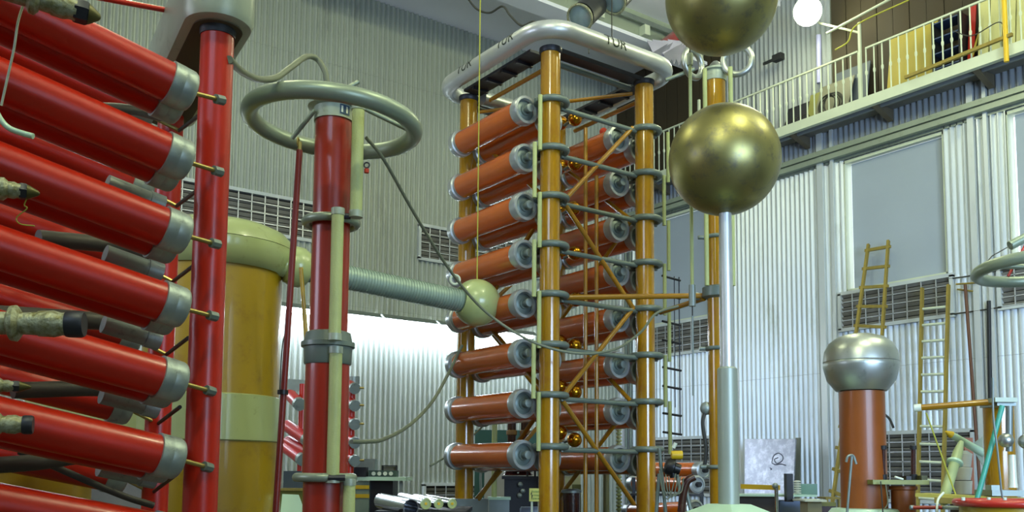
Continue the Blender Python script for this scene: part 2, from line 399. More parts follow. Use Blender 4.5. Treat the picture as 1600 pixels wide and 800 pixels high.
# ------------------------------------------------------------------ balcony
XB = 13.6
bal = thing('balcony', 'concrete balcony with white edge beam along the right wall', 'balcony', (XB, 9, 7.6))
part('deck_slab', G().box((XB+.03, 3.5, 7.76), (XR-.04, YB-.02, 7.84)), CONC, bal)
part('edge_beam', G().box((XB-.05, 3.5, 7.66), (XB+.04, YB-.02, 7.83)), WHITE, bal)
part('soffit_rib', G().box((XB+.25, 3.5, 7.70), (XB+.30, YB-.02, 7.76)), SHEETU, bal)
for y in (10.4, 8.72, 7.0, 12.2, 14.0):
    part('support_bracket', G().poly([(XB+.05, y-.05, 7.75), (XR-.06, y-.05, 7.75), (XR-.06, y-.05, 7.55)], (0, .1, 0)), mat('bracket_brown', '#6b6350', .6), bal)
rl = thing('balustrade', 'white metal balustrade with knobbed balusters on the balcony edge', 'railing', (XB, 9, 7.83))
ZR = 8.68
part('handrail', G().beam((XB, 8.9, ZR), (XB, YB-.05, ZR), .035, .03), WHITE, rl)
part('handrail', G().beam((XB, 6.5, ZR+.0), (XB, 8.75, ZR+.0), .035, .03), WHITE, rl)
part('handrail', G().beam((XB, 4.5, ZR+.02), (XB, 6.3, ZR+.02), .035, .03), WHITE, rl)
b0 = None; y = 4.9; k = 0
while y < YB-.2:
    if b0 is None:
        b0 = part('baluster', G().lathe((XB, y, 7.83), (0, 0, 1), [(.013, 0), (.013, .38), (.024, .41), (.024, .44), (.013, .47), (.013, .84)], 6), WHITE, rl); y0 = y
    else: dup(b0, rl, (0, y-y0, 0))
    y += .148; k += 1
for y, h in ((8.86, 1.35), (6.42, 1.5), (12.5, 1.2)):
    part('rail_post', G().box((XB-.02, y-.02, 7.84), (XB+.025, y+.02, 7.83+h)), WHITE, rl)
# things leaning on the balcony
def leaning(name, ya, yb, z1, m, label, cat, t=.02, z0=7.84, lean=.12, slant=0, grp=None, xb=None):
    xb = XR-.2 if xb is None else xb
    g = G().poly([(xb-lean, ya, z0), (xb-lean, yb, z0), (xb+.06, yb, z1+slant), (xb+.06, ya, z1)], (-t, 0, 0))
    return single(name, g, m, label, cat, grp, smooth=False)
leaning('plywood_board', 7.78, 8.62, 8.95, PLY, 'yellow plywood board leaning on the balcony beside the dark shelving', 'board')
ORD = ['third', 'second', 'first', 'fourth', 'fifth', 'sixth', 'seventh', 'eighth']
for i, (ya, yb, z1) in enumerate([(6.5, 6.68, 9.3), (6.7, 6.88, 9.3), (6.9, 7.06, 9.25), (6.3, 6.48, 9.35), (6.1, 6.28, 9.35), (5.9, 6.08, 9.4), (5.68, 5.88, 9.4), (5.45, 5.65, 9.4)]):
    leaning('cream_plank', ya, yb, z1, CREAMW, ORD[i]+' wide cream plank from the red board in the upright row on the balcony', 'plank', .03, grp='cream planks on the balcony', slant=.02)
leaning('red_board', 7.14, 7.24, 8.95, REDG, 'narrow red board standing on the balcony beside the cream planks', 'board')
for ya, yb, z1 in ((7.09, 7.12, 8.5),):
    leaning('thin_lath', ya, yb, z1, PLY, 'thin pale lath standing beside the red board', 'lath', lean=.3)
leaning('grey_sheet', 9.05, 9.75, 8.75, mat('grey_blue_board', '#4c5660', .7), 'grey-blue panel leaning behind the balusters below the bright lamp', 'panel', xb=XR-.14)
leaning('picture_frame', 9.3, 10.0, 8.55, mat('frame_panel', '#6f705c', .6), 'pale framed panel leaning in front of the grey panel', 'panel', lean=.2, xb=XR-.24)
leaning('olive_sheet', 9.95, 10.25, 8.5, mat('olive', '#7e8040', .6), 'olive sheet leaning on the balcony left of the framed panel', 'sheet')
leaning('slate_sheet', 10.25, 10.75, 8.4, DARKP, 'dark slate panel leaning at the left of the balcony boards', 'panel')
sh = thing('storage_rack', 'dark blue storage rack behind the balusters between plywood and red board', 'rack', (XR-.3, 7.5, 7.84))
for y in (7.28, 7.72): part('upright', G().box((XR-.45, y-.015, 7.84), (XR-.15, y+.015, 8.8)), DARK, sh)
for z in (8.0, 8.25, 8.5, 8.75): part('shelf', G().box((XR-.45, 7.28, z-.01), (XR-.15, 7.72, z+.01)), mat('blue_shelf', '#33466a', .5), sh)
g = G()
for k in range(9):
    c = V((XB+.1+.008*k, 9.5+.06*(k % 3), 8.0)); g.torus(c, .17+.012*(k % 4), .008, (1, .2*math.sin(k*2), .15*math.cos(k)), 24, 6)
single('wire_coil', g, CABLED, 'loose coil of dark wire standing on the balcony behind the balusters', 'coil')
g = G()
for k in range(4):
    c = V((XB+.25, 10.15+.12*k, 7.95)); g.torus(c, .09, .008, (1, .5*math.sin(k*3), .3), 20, 6)
single('wire_coil', g, CABLED, 'small tangle of dark wire at the left end of the balcony boards', 'coil')
single('wooden_beam', G().beam((XB-.1, 8.0, 7.88), (XB-.12, 6.3, 7.93), .05, .05), WOOD, 'weathered timber lying along the balcony edge', 'beam')
p = WP(1573, 100, 0, XB-.12)
single('yellow_pole', G().rod((p.x, p.y, 7.55), (p.x, p.y, 9.3), .035), YEL, 'yellow pole upright at the balcony edge by the cream planks', 'pole')
single('slack_cable', G().sweep(smooth_path([(XB-.1, 7.2, 8.35), (XB-.1, 6.9, 8.15), (XB-.1, 6.5, 8.2), (XB-.1, p.y, 8.0)]), .008, 6), CABLED, 'thin dark cable sagging in front of the cream planks', 'cable')
single('ceiling_pipe', G().rod(WP(1292, 52, 0, XB), WP(1440, -28, 0, XB), .022), WHITE, 'thin white pipe rising from the lamp post towards the ceiling', 'pipe')
single('slack_cable', G().sweep(smooth_path([WP(1305, 78, 0, XB-.02), WP(1325, 65, 0, XB-.02), WP(1340, 38, 0, XB-.02), WP(1420, 0, 0, XB-.02)]), .012, 6), ROPE, 'pale yellow cable looping from the lamp post up to the ceiling', 'cable')
single('conduit_pipe', G().rod(WP(1279, 55, 0, XR-.12), WP(1280, 130, 0, XR-.12), .045), mat('lilac_pipe', '#a7a8d8', .4), 'short lilac upright pipe on the upper wall beside the lamp', 'pipe')
p = WP(1216, 90, 0, XR-.3)
bd = thing('wall_bracket', 'small dark winged bracket on the grey upper wall', 'bracket', p)
part('arm', G().beam(p, p+V((0, .35, 0)), .03, .05), DARK, bd); part('clamp', G().box(p-V((.06, .1, .06)), p+V((.06, .1, .06))), DARK, bd)
# bright floodlight on the balcony
lp = WP(1262, 18, 0, XB-.05)
fl = thing('bay_lamp', 'glowing round floodlight mounted above the balcony railing', 'lamp', lp)
dr = V((-.75, -.35, -.45)).normalized()
part('reflector', G().lathe(lp-dr*.3, dr, [(.06, 0), (.1, .08), (.24, .3), (.25, .31)], 28, False), GREYM, fl)
part('bulb', G().ball(lp-dr*.02, .19, 24, 12), LAMPG, fl)
part('arm', G().sweep([lp-dr*.3, lp-dr*.3+V((.1, -.1, -.25)), (XB, 8.86, 9.0)], .02), WHITE, fl)
light('bay_lamp_light', 'POINT', lp+dr*.4, 75, WARM, shadow_soft_size=.2)

# ------------------------------------------------------------------ fluorescent strip lamps on the back wall
x = 2.0; first = None; k = 0
while x < 11.3:
    y = YB-.35; z = 4.33
    t = thing('strip_lamp', 'glowing fluorescent strip lamp, '+['leftmost', 'second from left', 'third from left', 'fourth from left', 'fifth from left', 'sixth from left', 'seventh from left', 'rightmost'][k]+' in the row on the back wall', 'lamp', (x+.6, y, z), 'strip lamps in a row on the back wall')
    part('hood', G().poly([(x, y-.12, z+.05), (x, y, z+.13), (x, y+.3, z+.13), (x, y+.3, z+.11), (x, y, z+.11), (x, y-.11, z+.04)], (1.16, 0, 0)), STEEL, t, smooth=False)
    part('tube', G().rod((x+.03, y, z+.02), (x+1.13, y, z+.02), .03, n=10), TUBEL, t)
    part('tube', G().rod((x+.03, y+.14, z+.02), (x+1.13, y+.14, z+.02), .03, n=10), TUBEL, t)
    light('strip_lamp_light', 'AREA', (x+.58, y+.05, z-.03), 18, (.62, .76, 1), (x+.58, y+.15, 0), shape='RECTANGLE', size=1.1, size_y=.2)
    x += 1.21; k += 1

# ------------------------------------------------------------------ brown impulse generator tower
Nn, Rr, Ll, Fr = V((6.07, 7.74, 0)), V((7.48, 7.74, 0)), V((6.07, 9.38, 0)), V((7.48, 9.38, 0))
ZL = [WP(863, y, 1, 7.74).z for y in (160, 235, 310, 385, 462, 540, 618, 698)]
ZT = WP(863, 82, 1, 7.74).z
tw = thing('impulse_generator', 'tall brown impulse generator tower with four amber columns and stacked capacitors', 'generator', (6.8, 8.5, 0))
c0 = part('column', G().lathe(Nn, (0, 0, 1), [(.11, .3), (.11, ZT)], 32), AMBER, tw)
part('column_foot', G().lathe(Nn, (0, 0, 1), [(.2, 0), (.2, .05), (.15, .3)], 28), GREYP, c0)
part('column_cap', G().lathe(Nn+V((0, 0, ZT-.03)), (0, 0, 1), [(.116, 0), (.125, .015), (.125, .06)], 28), DARKP, c0)
for q in (Rr, Ll, Fr): dup(c0, tw, q-Nn)
r0 = part('clamp_ring', G().torus(Nn+V((.035, .02, ZL[0])), .165, .036, n=32, m=10), GREYP, tw)
part('clamp_bolt', G().rod(Nn+V((.19, .02, ZL[0]-.05)), Nn+V((.19, .02, ZL[0]+.05)), .025, n=8), GREYP, r0)
for q in (Nn, Rr):
    for z in ZL:
        if q is Nn and z == ZL[0]: continue
        dup(r0, tw, q-Nn+V((0, 0, z-ZL[0])))
cb = part('cross_bar', G().rod(Nn+V((.19, .02, ZL[0]-.03)), Rr+V((-.12, .02, ZL[0]-.03)), .028), GREYP, tw)
sb = part('side_bar', G().rod(Nn+V((0, .1, ZL[0]-.03)), Ll+V((0, -.1, ZL[0]-.03)), .025), GREYP, tw)
for z in ZL[1:]: dup(cb, tw, (0, 0, z-ZL[0]))
for z in ZL[1::2]: dup(sb, tw, (0, 0, z-ZL[0])); dup(sb, tw, (1.41, 0, z-ZL[0]))
# capacitors, four per level
def capacitor(x, y0, y1, z, parent, r=.14):
    a = V((x, y0, z)); L = y1-y0
    c = part('capacitor', G().lathe(a, (0, 1, 0), [(r, .05), (r, L-.05)], 32, False), CAPB, parent)
    for p, d in ((a, V((0, 1, 0))), (a+V((0, L, 0)), V((0, -1, 0)))):
        part('end_cap', G().lathe(p, d, [(r*.8, .02), (r*.86, .0), (r*.9, -.012), (r*1.1, -.01), (r*1.14, .01), (r*1.14, .075), (r*1.02, .085), (r*1.0, .12)], 32, False), mat('cap_metal', '#b3babc', .32, .6, .12, 5), c)
        part('end_face', G().lathe(p, d, [(.001, .008), (r*.4, .008), (r*.42, .022), (r*.6, .024), (r*.66, .03), (r*.82, .03)], 28, False), mat('face_grey', '#6a7874', .4, .35, .12, 5), c)
        part('terminal', G().lathe(p, -d, [(.03, -.02), (.03, .05), (.045, .05), (.045, .08), (.02, .085)], 14), STEEL, c)
    return c
ca = capacitor(-.21+Nn.x, 7.90, 9.26, ZL[0]-.09, tw)
offs = [0, .36, 1.36, 1.73]
for i, z in enumerate(ZL):
    for j, o in enumerate(offs):
        if i == 0 and j == 0: continue
        dup(ca, tw, (o, (.0, .02, .0, .05)[j], z-ZL[0]-(.0, .03, .02, .06)[j]))
# light green resistor strips zigzagging between the levels
for i in range(7):
    dx = 0 if i % 2 == 0 else -.07
    zt, zb = ZL[i]+.02, ZL[i+1]-.05
    part('resistor_strip', G().rod((Nn.x-.17+dx, 7.70, zb), (Nn.x-.17+dx, 7.70, zt), .024, n=10), RESG, tw)
    part('resistor_strip', G().rod((Rr.x+.24+(.0 if i % 2 else .07), 7.66, zb), (Rr.x+.24+(.0 if i % 2 else .07), 7.66, zt), .022, n=10), RESG, tw)
    part('terminal_link', G().rod((Nn.x-.21, 7.74, ZL[i]-.03), (Nn.x-.1, 7.74, ZL[i]), .02, n=8), GREYP, tw)
    if i > 2:
        for k in range(2):
            zz = ZL[i]-.12-.22*k
            part('contact_arm', G().rod((Rr.x+.22, 7.68, zz), (Rr.x+.52, 7.68, zz-.02), .014, n=8), DARKP, tw)
part('contact_rod', G().rod((Rr.x+.5, 7.68, ZL[7]+.2), (Rr.x+.5, 7.68, ZL[3]-.1), .008, n=6), DARKP, tw)
part('contact_rod', G().rod((Rr.x+.42, 7.68, ZL[7]+.5), (Rr.x+.42, 7.68, ZL[3]-.1), .006, n=6), DARKP, tw)
# diagonal braces
def brace(a, za, b, zb, r=.027): part('diagonal_brace', G().rod(V((a[0], a[1], za)), V((b[0], b[1], zb)), r, n=12), ROD, tw)
nf, rf = (Nn.x+.2, 7.76), (Rr.x-.17, 7.76)
brace(rf, ZL[0], nf, ZL[2]); brace(nf, ZL[2], rf, ZL[4]); brace(rf, ZL[4], nf, ZL[6]); brace(nf, ZL[6]-.05, rf, ZL[7]-.62)
nb, rb = (Nn.x+.12, 9.3), (Rr.x-.12, 9.3)
brace(nb, ZL[0], rb, ZL[2]); brace(rb, ZL[2], nb, ZL[4]); brace(nb, ZL[4], rb, ZL[6]); brace(rb, ZL[6], nb, ZL[7]-.6)
for xx in (.1, 1.31):
    l, n = (Nn.x+xx, 9.25), (Nn.x+xx, 7.86)
    brace(l, ZL[0], n, ZL[2]); brace(n, ZL[2], l, ZL[4]); brace(l, ZL[4], n, ZL[6]); brace(n, ZL[6], l, ZL[7]-.62)
for xx in (915, 932):
    a = W(xx, 200 if xx == 915 else 275, 10.9); part('spark_gap_rod', G().rod((a.x, a.y, .5), (a.x, a.y, a.z), .024, n=10), ROD, tw)
# spark gap balls, pairs per level
for z, dx in zip(ZL, (0, 0, -.02, 0, .02, .0, 0, 0)):
    for q, off in ((V((Nn.x+.69+dx, 8.15, z+.10)), .0), (V((Nn.x+.80+dx, 8.55, z+.20)), 0)):
        b = part('spark_ball', G().ball(q, .085, 24, 14), GOLD, tw)
        part('ball_stem', G().rod(q+V((.0, .06, 0)), q+V((0, .2, -.02)), .018, n=8), GREYP, b)
# corona frame on top
zc = ZT+.14; o = .27; rc = .34; tr_ = .098
pts = []
for cx, cy, a0 in ((Rr.x+o-rc, 7.74-o+rc, -90), (Fr.x+o-rc, 9.38+o-rc, 0), (Ll.x-o+rc, 9.38+o-rc, 90), (Nn.x-o+rc, 7.74-o+rc, 180)):
    for k in range(9): an = math.radians(a0+90*k/8); pts.append(V((cx+rc*math.cos(an), cy+rc*math.sin(an), zc)))
fr = part('corona_frame', G().sweep(pts, tr_, 24, closed=True), ALU, tw)
def wrap(txt, c, along, out, size, ang):
    vs, fs = text_geo(txt, size); along, out = V(along), V(out); g = G(); pv = []
    bm = bmesh.new(); bv = [bm.verts.new(v) for v in vs]
    for f in fs:
        try: bm.faces.new([bv[i] for i in f])
        except ValueError: pass
    for k in range(-9, 10):
        bmesh.ops.bisect_plane(bm, geom=bm.verts[:]+bm.edges[:]+bm.faces[:], plane_co=(0, k*.01, 0), plane_no=(0, 1, 0))
    bmesh.ops.triangulate(bm, faces=bm.faces[:]); bm.verts.index_update()
    vs = [v.co.copy() for v in bm.verts]; fs = [tuple(v.index for v in f.verts) for f in bm.faces]; bm.free()
    for v in vs:
        a = ang+v.y/tr_; r = tr_+.002+(v.z*.5)
        pv.append(V(c)+along*v.x+out*math.cos(a)*r+V((0, 0, 1))*math.sin(a)*r)
    g.add(pv, fs); part('lettering', g, LETTER, fr, smooth=False, fix=False)
wrap('TUR', (WP(963, 90, 1, 7.74-o-tr_).x, 7.74-o, zc), (1, 0, 0), (0, -1, 0), .17, .1)
wrap('TUR', (Nn.x-o, WP(735, 128, 0, Nn.x-o).y, zc), (0, -1, 0), (-1, 0, 0), .17, .3)
wrap('TUR', (Nn.x-o, WP(799, 86, 0, Nn.x-o).y, zc), (0, -1, 0), (-1, 0, 0), .17, .3)
# dark trays and beams under the frame
for a, b in ((Nn, Ll), (Rr, Fr)):
    s = -1 if a is Nn else 1
    xx = a.x+s*.04
    part('tray', G().box((xx-.12, 7.9, ZT+.02), (xx+.12, 9.25, ZT+.05)), DARKP, tw)
    for k in range(4): part('tray_slot', G().box((xx-.11, 8.15+.3*k, ZT-.01), (xx+.11, 8.19+.3*k, ZT+.02)), BLACK, tw)
    part('top_rod', G().rod((xx+.19, 7.85, ZT-.05), (xx+.19, 9.3, ZT-.05), .028), ROD, tw)
for yy in (7.74, 9.38):
    part('top_channel', G().box((6.15, yy-.06, ZT+.0), (7.4, yy+.1, ZT+.05)), DARKP, tw)
    part('top_bar', G().rod((6.15, yy+.16, ZT-.02), (7.4, yy+.16, ZT-.02), .035), GREYP, tw)
part('top_rod', G().rod((6.2, 7.8, ZT-.3), (7.4, 9.3, ZT-.12), .022), ROD, tw)
part('top_rod', G().rod((6.15, 9.25, ZT-.18), (7.4, 7.85, ZT-.1), .022), ROD, tw)
part('corona_tube', G().sweep([(6.15, 9.2, ZT-.02), (7.3, 9.2, ZT-.02)], .09, 16), ALUM, tw)
a = W(1100, 462, 9.95)
part('stay_rod', G().rod(Nn+V((.2, 0, ZL[4]+.0)), a, .03), ROD, tw); part('stay_rod', G().rod(Rr+V((.15, -.1, ZL[4]-.03)), a+V((0, 0, -.03)), .03), ROD, tw)
part('stay_socket', G().rod(a-V((.1, -.1, 0)), a+V((.12, -.02, 0)), .045, .03), GREYP, tw)
part('base_plate', G().box((5.8, 7.45, .0), (7.75, 9.7, .12)), GREYP, tw)
part('base_frame', G().box((5.85, 9.2, .12), (6.3, 9.6, 1.2)), STEEL, tw)
part('red_knob', G().ball(W(943, 206, 11.2), .05, 12, 8), REDRAG, tw)

# ------------------------------------------------------------------ red inclined impulse generator, left
lg = thing('red_generator', 'big red generator of sloping tube pairs with grey end caps and red posts', 'generator', (1.3, 5.2, 0))
D = (ray(2540, 1231)).normalized()
c1 = W(327, 400, 4.95); c2 = W(258, 400, 6.2); zt1 = W(338, 38, 5.0).z
k1 = part('post', G().lathe((c1.x, c1.y, 0), (0, 0, 1), [(.088, 0), (.088, zt1)], 32), RED, lg)
k2 = part('post', G().lathe((c2.x, c2.y, 0), (0, 0, 1), [(.083, 0), (.083, zt1)], 32), RED, lg)
part('post_collar', G().lathe((c1.x, c1.y, zt1-.045), (0, 0, 1), [(.093, 0), (.097, .045)], 32), DARK, k1)
# top electrode box
dv = V((c2.x-c1.x, c2.y-c1.y, 0)).normalized(); nv = V((-dv.y, dv.x, 0)); out = []; Rb = .19
def st(r, z):
    o_ = []
    for k in range(17):
        an = -PI/2+PI*k/16; o_.append(V((c2.x, c2.y, z))+dv*(.1+r*math.cos(an))+nv*(r*math.sin(an)))
    for k in range(17):
        an = PI/2+PI*k/16; o_.append(V((c1.x, c1.y, z))+dv*(r*math.cos(an))+nv*(r*math.sin(an)))
    return o_
g = G(); lev = [(Rb-.05, 0), (Rb-.015, .012), (Rb, .05), (Rb, .34), (Rb-.04, .38)]
for r, dz in lev: g.v += st(r, zt1+dz)
n = 34
for j in range(4):
    for i in range(n): i2 = (i+1) % n; g.f.append((j*n+i, j*n+i2, (j+1)*n+i2, (j+1)*n+i))
g.f.append(tuple(range(n))[::-1]); g.f.append(tuple(range(4*n, 5*n)))
part('top_electrode', g, PLATEG, lg)
part('underside_plate', G().poly(st(Rb-.06, zt1-.006), (0, 0, .008)), mat('dull_olive', '#4d4a36', .7), lg)
TR = .098
def rtube(e, length, parent, r=TR, two=True, lod=32):
    s = e-D*length
    c = part('tube', G().lathe(e-D*.1, -D, [(r, 0), (r, length)], lod, False), RED, parent)
    g = G().lathe(e, -D, [(.001, 0), (r*.86, 0), (r*.97, .006), (r*1.06, .022), (r*1.08, .07), (r*1.075, .072), (r*1.085, .074), (r*1.09, .115), (r*1.1, .125), (r*1.0, .127)], lod, False)
    part('end_cap', g, GREYM, c)
    return c
front = [(300, 146), (294, 254), (291, 369), (288, 483), (285, 599), (281, 718), (277, 838), (306, 42)]
heads = [(344, 156), (341, 268), (337, 381), (333, 494), (329, 611), (325, 730), (321, 850), None]
t0 = None
for (x, y), h in zip(front, heads):
    if y == 42: continue
    e = W(x, y, 4.62)
    if t0 is None: t0 = rtube(e, 2.6, lg); e0 = e
    else: dup(t0, lg, e-e0)
    dup(t0, lg, e-e0+V((-.01, .15, -.022)))
    hp = W(h[0], h[1], 4.78)
    b = part('brass_rod', G().rod(e-D*.02, hp, .012, n=10), BRASS, lg)
    part('rod_head', G().rod(hp-(hp-e).normalized()*.03, hp+(hp-e).normalized()*.02, .026, n=8), GREYP, b)
    part('small_resistor', G().lathe(e+V((-.03, .5, -.09))-D*.25, D, [(.05, 0), (.05, .22), (.056, .222), (.056, .3), (.03, .305)], 18), GREYM, lg)
bt = None
for x, y in ((236, 182), (232, 300), (226, 418), (216, 532), (203, 640), (194, 748)):
    e = W(x, y, 5.95)
    if bt is None: bt = rtube(e, 3.0, lg, .1, lod=24); eb = e
    else: dup(bt, lg, e-eb)
    hp = W(x+44, y+22, 6.05)
    part('brass_rod', G().rod(e, hp, .013, n=8), BRASS, lg)
    part('link_rod', G().rod(hp, W(x+78, y-4, 5.3), .012, n=8), DARK, lg)
for pts, r in (([(-60, 488, 4.9), (130, 500, 5.1), (225, 508, 5.6)], .05), ([(20, 610, 4.9), (170, 608, 5.3), (212, 628, 5.7)], .045), ([(-20, 728, 4.9), (60, 722, 5.0), (150, 712, 5.3), (200, 735, 5.7)], .045),
               ([(60, 372, 4.95), (180, 384, 5.3), (225, 396, 5.7)], .045), ([(80, 168, 5.0), (190, 170, 5.3), (250, 182, 5.7)], .03), ([(30, 705, 5.3), (180, 770, 5.4), (240, 790, 5.5)], .02)):
    part('gap_rod', G().sweep(smooth_path([W(*p) for p in pts], 6), r, 14), mat('dark_rod', '#4a4740', .5, .2), lg)
part('cross_rod', G().rod(W(130, -8, 5.2), W(282, 20, 5.6), .016), RED, lg)
part('cross_rod', G().rod(W(278, 19, 5.6), W(292, 24, 5.6), .022), DARK, lg)
# corroded pipe fittings in front of the tubes at the left edge
def fitting(a, b, r, label, tip=True):
    a, b = V(a), V(b); L = (b-a).length; t = thing('pipe_fitting', label, 'fitting', a)
    part('pipe', G().lathe(a, b-a, [(r*.85, 0), (r*.85, L*.55), (r*.8, L*.56), (r*.9, L*.75)], 24), CORR, t)
    part('collar', G().lathe(a+(b-a)*.5, (b-a), [(r*.9, 0), (r*1.3, .012), (r*1.35, .03), (r*.95, .045)], 24), CORR, t)
    part('coupling', G().lathe(a+(b-a)*.7, (b-a), [(r*.95, 0), (r*1.0, L*.1), (r*.85, L*.15), (r*.9, L*.2)], 24), CORR, t)
    n = part('nut', G().lathe(a+(b-a)*.88, (b-a), [(r*.95, 0), (r*1.0, L*.02), (r*1.0, L*.1), (r*.9, L*.12)], 6 if tip else 24), DARKP, t)
    if tip: part('nozzle', G().lathe(b, (b-a), [(r*.9, 0), (r*.75, .012), (r*.3, .04), (r*.12, .045)], 16), mat('olive_nozzle', '#55522a', .4, .5), t)
fitting(W(-60, -35, 3.4), W(138, 22, 3.6), .045, 'corroded brass-green pipe fitting across the topmost red tube')
fitting(W(-60, 287, 3.5), W(42, 300, 3.6), .033, 'short corroded fitting with a curled yellow wire, mid left edge')
fitting(W(-110, 503, 3.5), W(132, 507, 3.6), .052, 'largest corroded white pipe fitting crossing the red tubes', False)
fitting(W(-60, 600, 3.8), W(30, 604, 3.9), .026, 'smallest corroded fitting between the fifth and sixth red tube')
fitting(W(-90, 660, 3.5), W(52, 664, 3.6), .037, 'corroded white pipe fitting in front of the sixth red tube', False)
single('curled_wire', G().sweep(smooth_path([W(*p, 3.6) for p in ((44, 306), (38, 320), (42, 326), (26, 340), (32, 350), (54, 353))]), .0025, 6), ROPE, 'thin curled yellow wire dangling from the mid left fitting', 'wire')
hk = single('white_cable', G().sweep(smooth_path([W(*p, 3.55) for p in ((38, 2), (28, 35), (22, 75), (12, 120), (2, 165))]), .0045, 8), WHITE, 'thin white cable hanging down across the two upper red tubes', 'cable')
single('hook_tube', G().sweep(smooth_path([W(*p, 3.55) for p in ((-12, 160), (0, 185), (14, 200), (34, 208), (52, 213))]), [.008]*24+[.012]*9 if False else .011, 10), PALEG, 'short curved pale tube end under the white cable', 'tube')

# ------------------------------------------------------------------ objects behind the red generator
def cyl(name, px, y0, y1, d, r, m, label, cat, prof=None, zb=0.0):
    p = W(px, (y0+y1)/2, d); zt = W(px, y0, d).z
    g = G().lathe((p.x, p.y, zb), (0, 0, 1), [(r, 0), (r, zt-zb-.02), (r-.02, zt-zb)], 36)
    return single(name, g, m, label, cat)
def bxp(x0, x1, y0, d, depth, zb=0.0, y1=None, rot=0.0):  # box whose near face spans x0..x1 at depth d, along the wall directions
    a, b = W(x0, y0, d), W(x1, y0, d); zt = (a.z+b.z)/2; w_ = (V((a.x, a.y))-V((b.x, b.y))).length
    c = V(((a.x+b.x)/2, (a.y+b.y)/2, 0)); ex = V((math.cos(-PSI+rot), math.sin(-PSI+rot), 0)); ey = V((-ex.y, ex.x, 0))
    if y1 is not None: zb = W((x0+x1)/2, y1, d).z
    return G().obox(c+ey*depth/2+V((0, 0, (zt+zb)/2)), ex*w_/2, ey*depth/2, V((0, 0, (zt-zb)/2)))
cyl('orange_drum', 50, 702, 800, 6.6, .39, TANKY, 'ochre drum low behind the red tubes at the left edge', 'drum')
single('cream_cabinet', bxp(40, 222, 616, 9.2, .8), CREAM, 'cream-green cabinet behind the lowest visible red tubes', 'cabinet', smooth=False)
single('concrete_block', bxp(128, 226, 698, 7.6, .25), CONC, 'rough grey concrete block low behind the red generator', 'block', smooth=False)

# ------------------------------------------------------------------ yellow tank with cream shield, conduit and ball
tp = W(330, 600, 9.0); TRr = .64
zz = lambda y, d=9.0, x=385: W(x, y, d-.3).z
tk = thing('transformer_tank', 'big yellow cylindrical tank with cream-green rounded shield and cream band', 'tank', (tp.x, tp.y, 0))
z_top = zz(410)
part('shell', G().lathe((tp.x, tp.y, 0), (0, 0, 1), [(TRr, 0), (TRr, z_top)], 64), TANKY, tk)
part('band', G().lathe((tp.x, tp.y, zz(690)), (0, 0, 1), [(TRr, 0), (TRr+.02, .01), (TRr+.02, zz(617)-zz(690)-.01), (TRr, zz(617)-zz(690))], 64, False), CREAM, tk)
hh = zz(372)-z_top
part('shield', G().lathe((tp.x, tp.y, z_top-.04), (0, 0, 1), [(TRr-.01, .05), (TRr+.02, .0), (TRr+.08, .05), (TRr+.12, .16), (TRr+.12, .24)], 64, False), CREAM, tk)
part('shield_dome', G().lathe((tp.x, tp.y, z_top-.04), (0, 0, 1), [(TRr+.12, .245), (TRr+.10, .32), (TRr+.03, .40), (TRr-.1, .46), (TRr-.3, .5), (.001, .52)], 64, False), CREAM, tk)
ca_, cb_ = W(462, 417, 9.15), W(728, 472, 10.2)
cd_ = (cb_-ca_); CL = cd_.length
prof = []
nn = 60
for i in range(nn+1):
    h = CL*i/nn; prof += [(.118, h), (.118, h+CL/nn*.55), (.126, h+CL/nn*.6), (.126, h+CL/nn*.9)]
part('conduit', G().lathe(ca_, cd_, prof, 28), HOSE, tk)
part('conduit_flange', G().lathe(ca_-cd_.normalized()*.12, cd_, [(.1, 0), (.17, .03), (.2, .09), (.2, .17), (.17, .23), (.1, .26)], 36), CREAM, tk)
part('conduit_joint', G().rod(W(430, 412, 9.05), ca_, .12), CREAM, tk)
bc = W(745, 473, 10.26); ax = cd_.normalized()
pr_ = [(.125, -.17), (.128, -.2)]+[(.26*math.sin(math.radians(a)), -.26*math.cos(math.radians(a))) for a in range(40, 181, 8)]
part('shield_ball', G().lathe(bc, ax, [(.12, -.1), (.125, -.19)]+[(max(.001, .262*math.sin(math.radians(a))), -.262*math.cos(math.radians(a))) for a in range(34, 182, 8)], 40, False), CREAM, tk)
single('rope', G().rod(bc+V((0, 0, .26)), (bc.x, bc.y, ZC), .007, n=6), ROPE, 'yellow-green rope from the ceiling holding the cream shield ball', 'rope')
part('eyelet', G().torus(W(711, 437, 10.05), .05, .014, F0, 20, 8), WHITE, tk)
single('amber_support_rod', G().rod(W(470, 418, 8.7), W(487, 640, 8.7), .02), TANKY, 'thin yellow rod slanting down beside the conduit flange', 'rod')

# ------------------------------------------------------------------ red divider post with the big corona ring
pc = W(515, 450, 7.0); P0 = V((pc.x, pc.y, 0))
zp = lambda y, d=7.0: W(515, y, d).z
dp = thing('divider_post', 'thick dark red post topped by the big grey corona ring', 'post', P0)
za, zb_, zm, zn = zp(172, 6.9), zp(515, 6.85), zp(568, 6.85), zp(748, 6.85)
part('upper_tube', G().lathe(P0, (0, 0, 1), [(.142, zb_-.02), (.140, za)], 48), REDP, dp)
part('lower_tube', G().lathe(P0, (0, 0, 1), [(.156, .05), (.156, zn), (.166, zn+.005), (.162, zm+.02)], 48), REDP, dp)
part('joint_collar', G().lathe(P0, (0, 0, 1), [(.168, zm), (.176, zm+.01), (.180, zp(545)), (.2, zp(544)), (.2, zp(537)), (.182, zp(536)), (.166, zb_-.01), (.145, zb_)], 48, False), GREYP, dp)
part('top_flange', G().lathe((P0.x, P0.y, za-.01), (0, 0, 1), [(.15, 0), (.153, .1), (.2, .11), (.2, .14)], 40), PLATEG, dp)
g = G()
